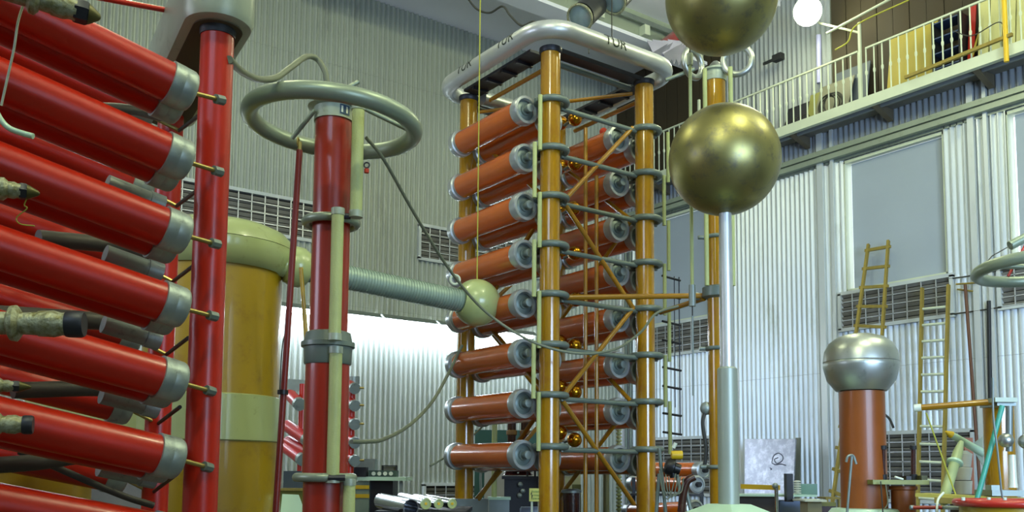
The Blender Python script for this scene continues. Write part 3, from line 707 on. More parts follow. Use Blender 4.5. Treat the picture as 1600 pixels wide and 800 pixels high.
cz = za+.045; toC = V((-P0.x, -P0.y, 0)).normalized(); sd = V((-toC.y, toC.x, 0))
def onpost(a, z, r): return V((P0.x, P0.y, z))+(toC*math.cos(a)+sd*math.sin(a))*r
for a0_, a1_, m_, nm in ((.28, .85, mat('sticker_blue', '#2d4a66', .4), 'sticker'), (.62, .72, SIGNW, 'sticker_mark'), (.35, .45, SIGNW, 'sticker_mark')):
    g = G(); k = 0 if nm == 'sticker' else .003
    vs = []
    for i in range(5):
        a = a0_+(a1_-a0_)*i/4; vs += [onpost(a, cz-.035+k*4, .1525+k*.3+.001), onpost(a, cz+.04-k*4, .1525+k*.3+.001)]
    g.add(vs, [(2*i, 2*i+1, 2*i+3, 2*i+2) for i in range(4)]); part(nm, g, m_, dp)
rn = (UP+R0*.055).normalized(); rcz = W(520, 193, 7.0)
part('corona_ring', G().torus(rcz, .612, .064, rn, 96, 20), RINGG, dp)
for a, b in (((492, 172), (457, 216)), ((566, 168), (636, 202)), ((505, 160), (560, 128))):
    pa, pb = W(*a, 7.0), W(*b, 7.1)
    part('ring_spoke', G().rod(pa, pb, .017), RINGG, dp)
for y, R in ((343, .19), (746, .205)):
    zr = zp(y, 6.95)
    rg = part('clamp_ring', G().torus((P0.x, P0.y, zr), R, .033, n=40, m=12), RINGG, dp)
    q = onpost(.35, zr, R+.04)
    part('clamp_bolt', G().rod(q-sd*.06, q+sd*.06, .022, n=8), DARKP, rg)
for px, y0, y1, d, r in ((560, 166, 338, 6.93, .046), (528, 330, 528, 6.78, .045), (525, 546, 748, 6.78, .047), (546, 752, 830, 6.76, .045)):
    a, b = W(px, y0, d), W(px-2, y1, d); b = V((a.x, a.y, W(px, y1, d).z))
    t = part('resistor_tube', G().rod(a, b, r, n=20), RESG, dp)
    for q in (a, b): part('tube_ferrule', G().rod(q-V((0, 0, .03)), q+V((0, 0, .02)), r*1.1, n=20), PLATEG, t)
q = W(573, 258, 6.95); part('hook', G().torus(q, .02, .006, F0, 16, 6), DARKP, dp); part('hook_block', G().rod(q+V((0, 0, -.03)), q+V((0, 0, -.06)), .018), REDRAG, dp)
a, b = W(468, 235, 6.55), W(430, 812, 6.25)
rr_ = thing('red_stick', 'thin dark red insulating stick hanging in front of the yellow tank', 'rod', b)
part('rod', G().rod(a, b, .022), mat('dark_red_stick', '#6f170d', .4), rr_); part('eye', G().rod(a, a+V((0, 0, .06)), .014), BRASS, rr_)
part('eye', G().torus(W(466, 222, 6.55), .03, .006, R0, 18, 6), BRASS, rr_)
part('clamp', G().rod(W(442, 613, 6.35)+V((0, 0, -.015)), W(442, 613, 6.35)+V((0, 0, .015)), .037), BLACK, rr_)
part('thin_wire', G().sweep(smooth_path([W(437, 612, 6.35), W(439, 570, 6.38), W(442, 535, 6.4), W(446, 520, 6.42)]), .004, 6), CABLED, rr_)
# wires and hoses
single('hose', G().sweep(smooth_path([W(358, 93, 5.0), W(378, 112, 5.4), W(405, 124, 6), W(432, 121, 6.4), W(455, 105, 6.6), W(478, 89, 6.9), W(495, 92, 7.0), W(507, 110, 7.0), W(511, 130, 7.0)]), .022, 10), CABLE, 'thick grey-green hose looping from the red generator top to the corona ring', 'hose')
single('hose', G().sweep(smooth_path([W(549, 690, 7.3), W(575, 690, 7.6), W(600, 686, 8), W(640, 664, 8.8), W(675, 628, 9.7), W(700, 585, 10.4), W(716, 552, 10.8), W(722, 540, 10.9)]), .018, 10), CABLE, 'thick grey hose rising from the red post to the brown tower', 'hose')
single('cable', G().sweep(smooth_path([W(572, 215, 7.1), W(600, 250, 7.3), W(650, 338, 8.0), W(705, 425, 8.8), W(760, 488, 9.2), W(830, 533, 9.3), W(900, 552, 9.4), W(960, 546, 9.6), W(1000, 520, 9.8), W(1025, 490, 9.9), W(1060, 478, 9.9)]), .014, 8), CABLE, 'long sagging cable from the corona ring across the brown tower', 'cable')
single('cable', G().sweep(smooth_path([W(672, 728, 10.8), W(690, 718, 10.9), W(710, 704, 11.0), W(745, 675, 11.5), W(768, 650, 11.8)]), .012, 8), CABLE, 'short pale cable ending beside the lowest tower capacitor', 'cable')
single('cable', G().sweep(smooth_path([W(728, -6, 13), W(745, 14, 13), W(765, 20, 12.5), W(785, 10, 12), W(797, 24, 11.5), W(815, 40, 11), W(834, 34, 10.5), W(842, 48, 10.3)]), .014, 8), CABLED, 'dark wavy cable from the ceiling to the tower corona frame', 'cable')

# ------------------------------------------------------------------ sphere gap
s1 = W(1132, 250, 8.4); SR = .5
sg = thing('sphere_electrode', 'large bronze sphere standing on a tall grey telescopic column', 'electrode', (s1.x, s1.y, 0))
part('sphere', G().ball(s1, SR, 72, 40), BRONZE, sg)
zs = lambda y: WP(1138, y, 0, s1.x).z if False else W(1138, y, 8.4).z
ztop = s1.z-SR
part('inner_column', G().lathe((s1.x, s1.y, 0), (0, 0, 1), [(.062, zs(590)), (.056, ztop+.01)], 32), ALU, sg)
part('outer_column', G().lathe((s1.x, s1.y, 0), (0, 0, 1), [(.092, zs(792)), (.088, zs(580)), (.07, zs(577))], 32), mat('column_grey', '#9aa397', .4, .3, .08, 4), sg)
zc0 = W(1145, 786, 8.4).z; c = V((s1.x, s1.y, 0)); g = G(); H = .62
base = [c+V((i*H, j*H, zc0-.27)) for i, j in ((-1, -1), (1, -1), (1, 1), (-1, 1))]; top = [c+V((i*.13, j*.13, zc0)) for i, j in ((-1, -1), (1, -1), (1, 1), (-1, 1))]
low = [c+V((i*H, j*H, .1)) for i, j in ((-1, -1), (1, -1), (1, 1), (-1, 1))]
g.add(low+base+top, [(0, 1, 5, 4), (1, 2, 6, 5), (2, 3, 7, 6), (3, 0, 4, 7), (4, 5, 9, 8), (5, 6, 10, 9), (6, 7, 11, 10), (7, 4, 8, 11), (8, 9, 10, 11), (3, 2, 1, 0)])
part('pyramid_base', g, PALEG, sg, smooth=False)
for i, j in ((-1, -1), (1, -1), (1, 1), (-1, 1)): part('caster', G().rod(c+V((i*.5-.03, j*.5, .05)), c+V((i*.5+.03, j*.5, .05)), .05), BLACK, sg)
s2 = W(1127, -3, 8.4)
s2t = thing('upper_electrode', 'large bronze sphere hanging from the ceiling above the other sphere', 'electrode', s2)
part('sphere', G().ball(s2, SR, 72, 40), BRONZE, s2t)
part('hanger', G().rod(s2+V((0, 0, SR-.02)), (s2.x, s2.y, ZC), .05), ALU, s2t)
# amber post behind the sphere
q2 = V((W(1119, 300, 10).x, W(1119, 300, 10).y, 0)); zq = lambda y: W(1119, y, 10).z
ap = thing('amber_post', 'amber insulating post with a looped ring top behind the bronze sphere', 'post', q2)
part('post', G().lathe(q2, (0, 0, 1), [(.1, 0), (.112, zq(120))], 32), AMBER, ap)
part('top_cap', G().lathe((q2.x, q2.y, zq(122)), (0, 0, 1), [(.12, 0), (.13, .06), (.125, .1), (.15, .11), (.15, .13)], 32), PLATEG, ap)
part('flange', G().lathe((q2.x, q2.y, zq(470)), (0, 0, 1), [(.11, 0), (.16, .02), (.16, .12), (.11, .14)], 32), GREYP, ap)
for y in (373, 548, 730):
    rg = part('clamp_ring', G().torus((q2.x, q2.y, zq(y)), .12, .022, n=28, m=10), GREYP, ap)
    part('clamp_lug', G().rod(q2+R0*-.2+V((0, 0, zq(y))), q2+R0*-.1+V((0, 0, zq(y))), .022), GREYP, rg)
for an in (200, 320, 80):
    a = math.radians(an); dd = R0*math.cos(a)+F0*math.sin(a)
    part('corona_loop', G().torus(q2+dd*.27+V((0, 0, zq(105)+.05)), .15, .035, dd.cross(UP)*.9+dd*.35, 36, 12), ALUM, ap)
for px, y0 in ((1101, 108), (1141, 105)):
    a = W(px, y0, 9.9); part('resistor_tube', G().rod((a.x, a.y, zq(470)+.1), a, .024), RESG, ap)
a = W(1104, 638, 9.85); part('terminal_knob', G().ball(a, .07, 20, 12), GREYM, ap)
part('drop_cable', G().sweep(smooth_path([a, W(1098, 660, 9.8), W(1103, 700, 9.8), W(1101, 728, 9.8)]), .02, 8), CABLED, ap)
part('strut', G().rod(W(1040, 125, 10), W(1085, 108, 10), .02), RINGG, ap)
er = thing('earthing_rod', 'long thin green hanging rod with a steel turnbuckle left of the sphere', 'rod', W(1068, 620, 9.2))
a = W(1078, 84, 9.2); t_ = V((a.x, a.y, 0)); ze = lambda y: W(1072, y, 9.2).z
part('upper_rod', G().rod((a.x, a.y, ze(465)), a, .017), RESG, er); part('rod_socket', G().rod(a+V((0, 0, -.12)), a, .03), PLATEG, er)
part('turnbuckle', G().rod((a.x, a.y, ze(485)), (a.x, a.y, ze(452)), .034), STEEL, er)
part('lower_rod', G().rod((a.x, a.y, ze(622)), (a.x, a.y, ze(500)), .01), STEEL, er); part('link', G().rod((a.x, a.y, ze(505)), (a.x, a.y, ze(480)), .006), DARK, er)
single('suspension_wire', G().rod(a, (a.x, a.y, ZC), .008, n=6), CABLED, 'thin cord from the ceiling holding the long green rod', 'cord')

# ------------------------------------------------------------------ silver-headed bushing
b1 = W(1347, 650, 9.0); zb1 = lambda y, d=9.0: W(1347, y, d).z
bh = thing('bushing', 'brown bushing column with a big spun-aluminium ball head', 'bushing', (b1.x, b1.y, 0))
part('insulator', G().lathe((b1.x, b1.y, 0), (0, 0, 1), [(.215, zb1(800)), (.212, zb1(612))], 48), BUSH, bh)
hz = zb1(568); hr = 57/1450*9
part('ball_head', G().lathe((b1.x, b1.y, hz), (0, 0, 1), [(.2, -.26), (.235, -.265), (.25, -.25), (.32, -.16), (hr, -.03), (hr, .0), (hr-.005, .012), (hr, .02), (hr*.96, .12), (hr*.84, .2), (hr*.62, .26), (hr*.34, .29), (.001, .3)], 64, False), ALUM, bh)
part('foot_flange', G().lathe((b1.x, b1.y, 0), (0, 0, 1), [(.34, 0), (.34, zb1(797)-.03), (.3, zb1(794)), (.22, zb1(793))], 40), PALEG, bh)
single('hook_stick', G().sweep(smooth_path([W(1322, 722, 8.6), W(1325, 713, 8.6), W(1333, 712, 8.6), W(1337, 722, 8.6)])+[W(1338, 725, 8.6)], .012, 8), STEEL, 'small bent steel hook lying against the brown bushing', 'hook')
single('grey_stick', G().rod(W(1331, 713, 8.6), W(1322, 820, 8.6), .012), STEEL, 'thin grey stick standing against the brown bushing', 'stick')

# ------------------------------------------------------------------ ladders
def ladder(a, b, c, d, n, name, label, rung_m, rail_m, rr=.022, over=0.0, ends=(0.04, .98), flat=False):
    a, b, c, d = map(V, (a, b, c, d))       # left bottom, left top, right bottom, right top
    t = thing(name, label, 'ladder', (a+c)/2)
    part('side_rail', G().beam(a, b, .06, .04, (c-a)), rail_m, t, smooth=False); part('side_rail', G().beam(c, d, .06, .04, (c-a)), rail_m, t, smooth=False)
    for i in range(n):
        f = ends[0]+(ends[1]-ends[0])*i/(n-1); p, q = a.lerp(b, f), c.lerp(d, f); e = (q-p)*over
        g = G().beam(p-e, q+e, .05, .05) if flat else G().rod(p-e, q+e, rr, n=8)
        part('rung', g, rung_m, t)
XW = XR-.25
def wl(x, y, xx=XW): return WP(x, y, 0, xx)
a, b, c, d = wl(1337, 525, XR-.75), wl(1357, 382, XR-.14), wl(1378, 528, XR-.75), wl(1388, 376, XR-.14)
K1 = a.z/(b.z-a.z)
ladder(a+(a-b)*K1, b, c+(c-d)*K1, d, 16, 'wooden_ladder', 'rough wooden ladder with nailed rungs rising over the blinded window', WOOD, WOOD, over=.12, flat=True)
a, b, c, d = wl(1437, 640, XR-.72), wl(1441, 450, XR-.2), wl(1477, 640, XR-.72), wl(1482, 445, XR-.2)
K1 = a.z/(b.z-a.z)
ladder(a+(a-b)*K1, b, c+(c-d)*K1, d, 16, 'long_ladder', 'taller ochre ladder with pale rungs leaning against the right wall', WHITE, WOOD, ends=(.02, .92))
a = thing('brown_lance', 'thin brown pole with a crossed wire head leaning on the right wall', 'pole', wl(1532, 800))
part('pole', G().rod(wl(1508, 445, XR-.16), wl(1540, 880, XR-.55), .024), mat('lance_brown', '#5a3722', .5), a)
part('cross_head', G().rod(wl(1494, 444, XR-.12), wl(1524, 442, XR-.12), .014), WOOD, a); part('cross_head', G().rod(wl(1496, 452, XR-.1), wl(1520, 455, XR-.1), .014), WOOD, a)
single('wall_conduit', G().rod(wl(1545, 470, XR-.1), wl(1548, 690, XR-.1), .03), DARK, 'dark narrow conduit running down the right wall behind the teal pole', 'pipe')
for y0, y1, lab in ((436, 424, 'thin cable strung level across the right wall, upper of two'), (492, 483, 'thin cable strung level across the right wall, lower of two')):
    single('wall_cable', G().sweep([wl(1480, y0, XR-.08), wl(1510, y0-4, XR-.08), wl(1600, y1-8, XR-.08)], .012, 6), CABLED, lab, 'cable')

# ------------------------------------------------------------------ ring electrode at the right edge
rc2 = W(1638, 417, 8.5)
re_ = thing('ring_electrode', 'grey corona ring on a thin stand cut off by the right edge', 'electrode', (rc2.x, rc2.y, 0))
part('ring', G().torus(rc2, .59, .055, (UP-R0*.04+F0*.03), 80, 16), RINGG, re_)
part('upper_tube', G().rod(W(1578, 384, 8.9), W(1640, 352, 8.9), .045), RINGG, re_)
part('strut', G().rod(W(1575, 432, 8.6), W(1604, 380, 8.6), .013), REDG, re_)
part('stand', G().rod((rc2.x, rc2.y, 0), rc2, .05), AMBER, re_)
part('arm', G().rod(rc2-R0*.57, rc2+R0*.57, .025), RINGG, re_)
part('thin_wire', G().sweep([W(1535, 418, 8.5), W(1550, 400, 8.6), W(1582, 382, 8.8)], .005, 6), CABLED, re_)

# ------------------------------------------------------------------ small red generator far behind the red post
sm = thing('small_red_generator', 'small distant red generator rack seen either side of the red post', 'generator', W(512, 700, 13.2))
for x, d in ((474, 13), (550, 13), (484, 14), (540, 14)):
    p = W(x, 590 if x > 500 else 600, d); part('post', G().rod((p.x, p.y, 0), p, .055, n=14), RED, sm)
part('top_bar', G().beam(W(446, 601, 13.0), W(480, 603, 13.0), .06, .16), STEEL, sm)
part('top_cap', G().rod(W(552, 588, 13), W(552, 600, 13), .09), GREYM, sm)
for x0, y0, x1, y1 in ((449, 613, 466, 630), (448, 665, 478, 686), (444, 697, 470, 716), (450, 690, 482, 708)):
    a, b = W(x0, y0, 13.1), W(x1, y1, 12.7); t = part('tube', G().rod(a, b, .085, n=18), mat('pinkish_red', '#c02a2c', .35, coat=.4), sm)
    part('end_cap', G().rod(b, b+(b-a).normalized()*.07, .09, n=18), GREYM, t)
for y in (605, 632, 661, 690, 718):
    a, b = W(535, y-12, 13.2), W(553, y+1, 12.8); t = part('tube', G().rod(a, b, .07, n=16), RED, sm)
    part('end_cap', G().rod(b, b+(b-a).normalized()*.05, .08, n=16), GREYM, t); part('terminal', G().rod(b, b+R0*.14, .015, n=8), BRASS, t)
# ------------------------------------------------------------------ benches and gear, left of the tower
wb = thing('workbench', 'cluttered workbench with green top and dark underframe against the back wall', 'bench', W(560, 790, 13.3)*1)
part('worktop', bxp(552, 634, 745, 13.0, .9, y1=751), PALEG, wb, smooth=False)
part('cabinet_body', bxp(578, 614, 751, 13.2, .6), BLACK, wb, smooth=False)
part('leg', bxp(624, 629, 751, 13.1, .06), STEEL, wb, smooth=False)
part('side_panel', bxp(546, 577, 752, 13.1, .5), BENCHG, wb, smooth=False)
for y in (758, 772): part('yellow_stripe', bxp(546, 577, y, 13.05, .03, y1=y+6), YEL, wb, smooth=False)
def onb(name, x0, x1, y0, y1, m, label, cat, d=13.1, dep=.3, **k): return single(name, bxp(x0, x1, y0, d, dep, y1=y1), m, label, cat, smooth=False, **k)
mt = thing('meter_box', 'green instrument box with small dials on the workbench', 'instrument', W(597, 744, 13.1))
part('case', bxp(576, 619, 735, 13.1, .3, y1=745), mat('meter_green', '#3d544c', .5), mt, smooth=False)
for k in range(4): a = W(584+9*k, 740, 13.08); part('dial', G().rod(a, a-F0*.03, .028, n=12), SIGNW, mt)
fb = thing('framed_box', 'beige box with a dark frame on top of the instrument box', 'box', W(608, 734, 13.2))
part('case', bxp(599, 618, 729, 13.25, .15, y1=735.5), mat('beige', '#bdb491', .6), fb, smooth=False)
for x0, x1, y0, y1 in ((596, 620, 727, 728.6), (596, 598, 727, 735.5), (618, 620, 727, 735.5)): part('frame_bar', bxp(x0, x1, y0, 13.15, .1, y1=y1), DARK, fb, smooth=False)
onb('grey_carton', 556, 586, 717, 745, STEEL, 'plain grey sheet-metal box at the back of the workbench', 'box', 13.4)
onb('dark_case', 553, 572, 730, 745, DARK, 'small dark case on the workbench beside the red post', 'case', 13.0, .2)
cb2 = thing('low_cabinet', 'olive cabinet with dark boxes on it between red stick and red post', 'cabinet', W(460, 790, 12))
part('body', bxp(438, 482, 766, 12.0, .6), mat('olive_cab', '#6f6c22', .5), cb2, smooth=False); part('top', bxp(436, 484, 763, 11.95, .65, y1=767), WOOD, cb2, smooth=False)
onb('dark_case', 443, 478, 736, 763, mat('case_blue', '#3c474c', .5), 'dark blue-grey case on the olive cabinet', 'case', 12.2, .35)
a = W(437, 772, 10); single('tilted_sheet', G().poly([W(441, 772, 9), W(466, 773, 9), W(484, 822, 8.8), W(436, 822, 8.8)], F0*.02), PALEG, 'pale green sheet tilted low behind the red stick', 'sheet', smooth=False)
# bright metal cylinders on a trolley
tl = thing('trolley', 'low dark trolley under the row of bright cylinders', 'trolley', W(650, 830, 9.3))
part('deck', bxp(585, 728, 799, 8.9, 1.5, y1=806), DARK, tl, smooth=False)
for x in (592, 720): part('leg', bxp(x, x+6, 806, 8.95, .05), DARK, tl, smooth=False)
def can(x0, y0, d0, x1, y1, d1, r, label, open_=False):
    a, b = W(x0, y0, d0), W(x1, y1, d1); t = thing('metal_cylinder', label, 'cylinder', (a+b)/2, 'bright cylinders on the trolley')
    g = G().lathe(a, b-a, [(.001, 0), (r, 0), (r, 1), (r*.88, 1)]+([(r*.88, .35), (.001, .35)] if open_ else []), 32, False, rel=True)
    part('shell', g, CHROME, t)
    if not open_:
        part('end_disc', G().lathe(b, b-a, [(r*.97, -.02), (r*.97, .01), (r*.8, .012), (r*.76, .005), (.001, .005)], 28, False), CREAM, t)
        part('end_label', G().lathe(b, b-a, [(.014, .0), (.014, .012), (.001, .012)], 12, False), YEL, t)
can(596, 783, 9.5, 642, 793, 8.8, .08, 'open-ended dark chrome cylinder, leftmost on the trolley', True)
can(628, 778, 9.6, 665, 787, 9.0, .057, 'bright capped cylinder, second from the open-ended one')
can(650, 779, 9.6, 685, 787, 9.05, .05, 'bright capped cylinder with cream end, second from the tower')
can(668, 780, 9.6, 706, 787, 9.1, .05, 'bright capped cylinder nearest the tower')
# gear behind the tower
onb('teal_cabinet', 742, 850, 672, 820, TEAL, 'tall teal cabinet behind the lower part of the tower', 'cabinet', 14.6, .7)
onb('white_box', 757, 840, 735, 820, mat('offwhite', '#b9bdb6', .6), 'off-white box standing behind the black transformer', 'box', 13.6, .4)
cn = thing('grey_bin', 'grey bin with a pale rim beside the black transformer', 'bin', W(780, 800, 12.2))
part('body', bxp(764, 796, 780, 11.7, .3), STEEL, cn, smooth=False); part('rim', bxp(762, 798, 777, 11.68, .34, y1=781), PALEG, cn, smooth=False)
tf = thing('oil_transformer', 'black oil transformer with ribbed bushings behind the tower', 'transformer', W(825, 800, 12.4))
part('tank', bxp(788, 872, 748, 12.4, .7), BLACK, tf, smooth=False); part('lid', bxp(784, 876, 744, 12.35, .8, y1=749), BLACK, tf, smooth=False)
for x, yt in ((799, 640), (820, 640)):
    p = W(x, 745, 12.7); z0 = p.z; z1 = W(x, yt, 12.7).z; L = z1-z0; prof = []
    for k in range(9): h = L*.02+L*.045*k; r = .12-.008*k; prof += [(r*.7, h), (r, h+.008), (r*.7, h+.03)]
    prof += [(.06, L*.45), (.06, L)]
    b = part('bushing', G().lathe((p.x, p.y, z0), (0, 0, 1), prof, 20), GLAZED, tf)
    part('bushing_band', G().lathe((p.x, p.y, z0+L*.62), (0, 0, 1), [(.063, 0), (.075, .01), (.075, .06), (.063, .07)], 20), mat('ochre_band', '#7a5a2a', .5), b)
p = W(820, 722, 12.3); q = W(852, 722, 12.3); part('conservator', G().rod(p, q, .05), BLACK, tf)
for x in (824, 836, 848): part('pipe', G().rod(W(x, 723, 12.35), W(x, 746, 12.35), .014, n=8), BLACK, tf)
for x, y in ((813, 757), (817, 767), (812, 774)): part('valve_knob', G().ball(W(x, y, 12.35), .035, 14, 8), GREYM, tf)
single('green_post', G().rod((W(773, 715, 11.9).x, W(773, 715, 11.9).y, 0), W(773, 640, 11.9), .035), RESG, 'slim pale green post behind the lowest tower capacitor', 'post')
single('curved_pipe', G().sweep(smooth_path([W(762, 705, 13.9), W(754, 722, 13.9), W(751, 745, 13.9), W(752, 775, 13.9)]), .02, 8), STEEL, 'thin curved grey pipe in front of the teal cabinet', 'pipe')
mo = thing('blue_motor', 'low blue-grey motor housing under the yellow warning sign', 'motor', W(828, 800, 10.4))
p, q = W(812, 802, 10.4), W(850, 802, 10.4); part('housing', G().lathe(p, q-p, [(.05, 0), (.075, .06), (.075, .94), (.05, 1)], 24, rel=True), BLUEP, mo); part('foot', bxp(816, 846, 808, 10.35, .15), DARK, mo, smooth=False)
sn = thing('warning_sign', 'small yellow warning sign with green lettering and a bolt beside the tower column', 'sign', W(838, 790, 9.75))
def plane_text(txt, cx, cy, d, size, m, parent, name='lettering', rx=R0, up=UP, off=.004):
    vs, fs = text_geo(txt, size); c = W(cx, cy, d); nrm = rx.cross(up); g = G()
    g.add([c+rx*v.x+up*v.y+nrm*(off+v.z) for v in vs], fs); part(name, g, m, parent, smooth=False, fix=False)
part('plate', bxp(827, 851, 763, 9.74, .006, y1=783.5), SIGNY, sn, smooth=False)
plane_text('ИСПЫТАНИЕ', 841.5, 768.5, 9.73, .022, SIGNG, sn); plane_text('ОПАСНО', 841.5, 774, 9.73, .022, SIGNG, sn); plane_text('ДЛЯ ЖИЗНИ', 841.5, 779.3, 9.73, .021, SIGNG, sn)
nrm = R0.cross(UP); c = W(830.7, 773.3, 9.73)
part('bolt_mark', G().poly([c+R0*x+UP*z+nrm*.003 for x, z in ((.006, .055), (-.012, .004), (.0, .006), (-.002, -.055), (.014, .0), (.002, .0))], nrm*.002), LETTER, sn, smooth=False)
for x in (831, 842): part('post', G().rod(W(x, 783, 9.76), W(x, 806, 9.76), .012), WHITE, sn)
bg = thing('control_cabinet', 'beige control cabinet with a green-lettered notice right of the near tower column', 'cabinet', W(893, 800, 13.6))
part('body', bxp(868, 907, 716, 13.6, .5), mat('beige_cab', '#a8a678', .5), bg, smooth=False); part('slot', bxp(877, 896, 726, 13.58, .02, y1=730), GLAZED, bg, smooth=False)
part('notice', bxp(878, 898, 732, 13.58, .01, y1=744), SIGNW, bg, smooth=False)
plane_text('СТОЙ', 888, 736, 13.56, .05, SIGNG, bg); plane_text('НАПРЯЖЕНИЕ', 888, 741, 13.56, .028, SIGNG, bg)
pt = thing('brown_pot', 'squat brown pot with a grey lid beside the near tower column', 'pot', (W(893, 800, 11.6).x, W(893, 800, 11.6).y, 0))
p = W(893, 770, 11.6); part('body', G().lathe((p.x, p.y, 0), (0, 0, 1), [(.1, 0), (.105, p.z)], 28), GLAZED, pt); part('lid', G().lathe((p.x, p.y, p.z), (0, 0, 1), [(.125, 0), (.125, .03), (.08, .05)], 28), STEEL, pt)
p = W(903, 766, 13); single('small_green_box', bxp(895, 908, 757, 12.8, .15), mat('olive2', '#5a5e2e', .5), 'small olive box beside the brown pot', 'box', smooth=False)
g = G(); z0, z1 = .2, W(967, 640, 12).z; p = W(967, 700, 12); n = 46; prof = []
for k in range(n): h = (z1-z0)*k/n; prof += [(.022, h), (.04, h+.01), (.04, h+.025), (.022, h+.035)]
single('ribbed_chain', G().lathe((p.x, p.y, z0), (0, 0, 1), prof, 12), CREAM, 'slim ribbed cream insulator string hanging behind the tower', 'insulator')
single('olive_post', G().rod((W(947, 740, 12).x, W(947, 740, 12).y, 0), W(947, 733, 12), .04), mat('olive3', '#7f8058', .5), 'short olive post behind the tower brace', 'post')
for x, lab in ((978, 'grey wall pipe behind the tower, left of the pair'), (985, 'grey wall pipe behind the tower, right of the pair')):
    p = WP(x, 500, 0, XR-.12); single('wall_pipe', G().rod((p.x, p.y, 0), (p.x, p.y, 7.1), .035), GREYP, lab, 'pipe')
# orange capacitors lying right of the tower
def orange(x0, y0, d0, x1, y1, d1, r, label):
    a, b = W(x0, y0, d0), W(x1, y1, d1); t = thing('orange_capacitor', label, 'capacitor', (a+b)/2-UP*r, 'orange capacitors beside the tower')
    part('body', G().rod(a, b, r, n=32), ORANGE, t)
    for p, d in ((b, b-a), (a, a-b)):
        part('end_cap', G().lathe(p, d, [(r*1.0, -.1), (r*1.12, -.09), (r*1.15, .02), (r*.9, .03), (r*.85, .01), (r*.5, .01), (r*.45, .02), (.001, .02)], 28, False), mat('cap_metal', '#b3babc', .32, .6, .12, 5), t)
    part('terminal', G().rod(b, b+(b-a).normalized()*.08, .03), DARK, t)
orange(992, 733, 13.2, 1098, 735, 11.9, .1, 'orange capacitor with pale caps, rear one on top of the pile')
orange(990, 756, 12.2, 1088, 757, 10.8, .092, 'orange capacitor with pale caps, middle one of the pile')
orange(984, 800, 11.6, 1085, 796, 10.2, .095, 'orange capacitor with pale caps, lowest and nearest one of the pile')
rk = thing('capacitor_rack', 'dark rack carrying the orange capacitors', 'rack', W(1040, 810, 11.5))
for y, d in ((746, 12.6), (772, 11.5)): part('shelf', bxp(985, 1100, y, d-.3, .5, y1=y+3), DARK, rk, smooth=False)
for x in (988, 1094): part('upright', bxp(x, x+5, 746, 11.6, .05), DARK, rk, smooth=False)
ht = thing('hoist', 'yellow and black hoist motor on leaning green struts beside the tower', 'hoist', W(1048, 800, 9.6))
part('yellow_drum', G().rod(W(1049, 711, 9.6), W(1066, 711, 9.6), .045), YEL, ht); part('drum_hub', G().rod(W(1052, 700, 9.6), W(1056, 692, 9.6), .02), SIGNW, ht)
part('motor_body', G().lathe(W(1040, 727, 9.6), W(1062, 734, 9.6)-W(1040, 727, 9.6), [(.07, 0), (.09, .2), (.09, .5), (.06, .6), (.055, 1)], 24, rel=True), BLACK, ht)
part('motor_box', G().rod(W(1050, 735, 9.6), W(1052, 746, 9.6), .035), BLACK, ht)
for x0, y0, x1, y1 in ((1058, 742, 1064, 775), (1068, 748, 1080, 800), (1030, 700, 1040, 800), (1075, 755, 1062, 820), (1030, 740, 1024, 820)):
    part('strut', G().rod(W(x0, y0, 9.65), W(x1, y1, 9.6), .02), GREYP, ht)
part('swivel', G().sweep(smooth_path([W(1085, 745, 9.6), W(1074, 752, 9.6), W(1068, 770, 9.6), W(1064, 800, 9.6)]), .04, 10), GLAZED, ht)
for k in range(4):
    single('loose_wire', G().sweep(smooth_path([W(1030+5*k, 735+3*k, 9.5), W(1036+4*k, 770, 9.5), W(1046+6*k, 778-3*k, 9.5), W(1056+4*k, 740+2*k, 9.5)]), .006, 6), CABLE, ['thin grey wire looping under the hoist motor, closest to the tower', 'thin grey wire looping under the hoist motor, second from the tower', 'thin grey wire looping under the hoist motor, third from the tower', 'thin grey wire looping under the hoist motor, farthest from the tower'][k], 'wire')
# ------------------------------------------------------------------ gear between the spheres and the bushing
XWm = XR-.1
def wq(x, y, xx): return WP(x, y, 0, xx)
a, b, c, d = wq(1163, 812, 13.2), wq(1164, 686, 13.6), wq(1243, 686, 13.6), wq(1237, 812, 13.2)
pl = thing('aluminium_plate', 'large scuffed aluminium sheet with dark smudges leaning on the wall', 'sheet', (a+d)/2)
part('sheet', G().poly([a, b, c, d], (.03, 0, 0)), MARB, pl, smooth=False)
part('edge_plank', G().poly([wq(1240, 812, 13.7), wq(1243, 684, 14.0), wq(1250, 684, 14.0), wq(1249, 812, 13.7)], (.03, 0, 0)), mat('plank_grey', '#6d7268', .7), pl, smooth=False)
def sm_on(x, y):
    t = (y-686)/126; return WP(x, y, 0, 13.6-.4*t-.006)
for pts in (((1206,722),(1209,712),(1216,708),(1223,713),(1222,720),(1214,724),(1210,718),(1216,715)), ((1206,723),(1212,726),(1220,725),(1228,727)), ((1203,731),(1206,733),(1204,734))):
    part('smudge', G().sweep(smooth_path([sm_on(*p_) for p_ in pts], 4), .01, 5), STAIN, pl)
yb = thing('barrier', 'yellow barrier bar on a chrome post in front of the aluminium sheet', 'barrier', W(1220, 830, 10.6))
part('bar', G().beam(W(1158, 760, 10.8), W(1218, 762, 10.5), .03, .055), YEL, yb, smooth=False)
part('post', G().rod((W(1213, 763, 10.5).x, W(1213, 763, 10.5).y, 0), W(1213, 758, 10.5), .022), CHROME, yb); part('post_head', G().ball(W(1211, 759, 10.48), .035, 14, 8), STEEL, yb)
onb('black_slab', 1229, 1239, 740, 784, BLACK, 'black upright slab right of the barrier post', 'slab', 11.8, .12)
tb = thing('rear_table', 'dark table with a pale edge behind the barrier', 'table', W(1200, 810, 12.4))
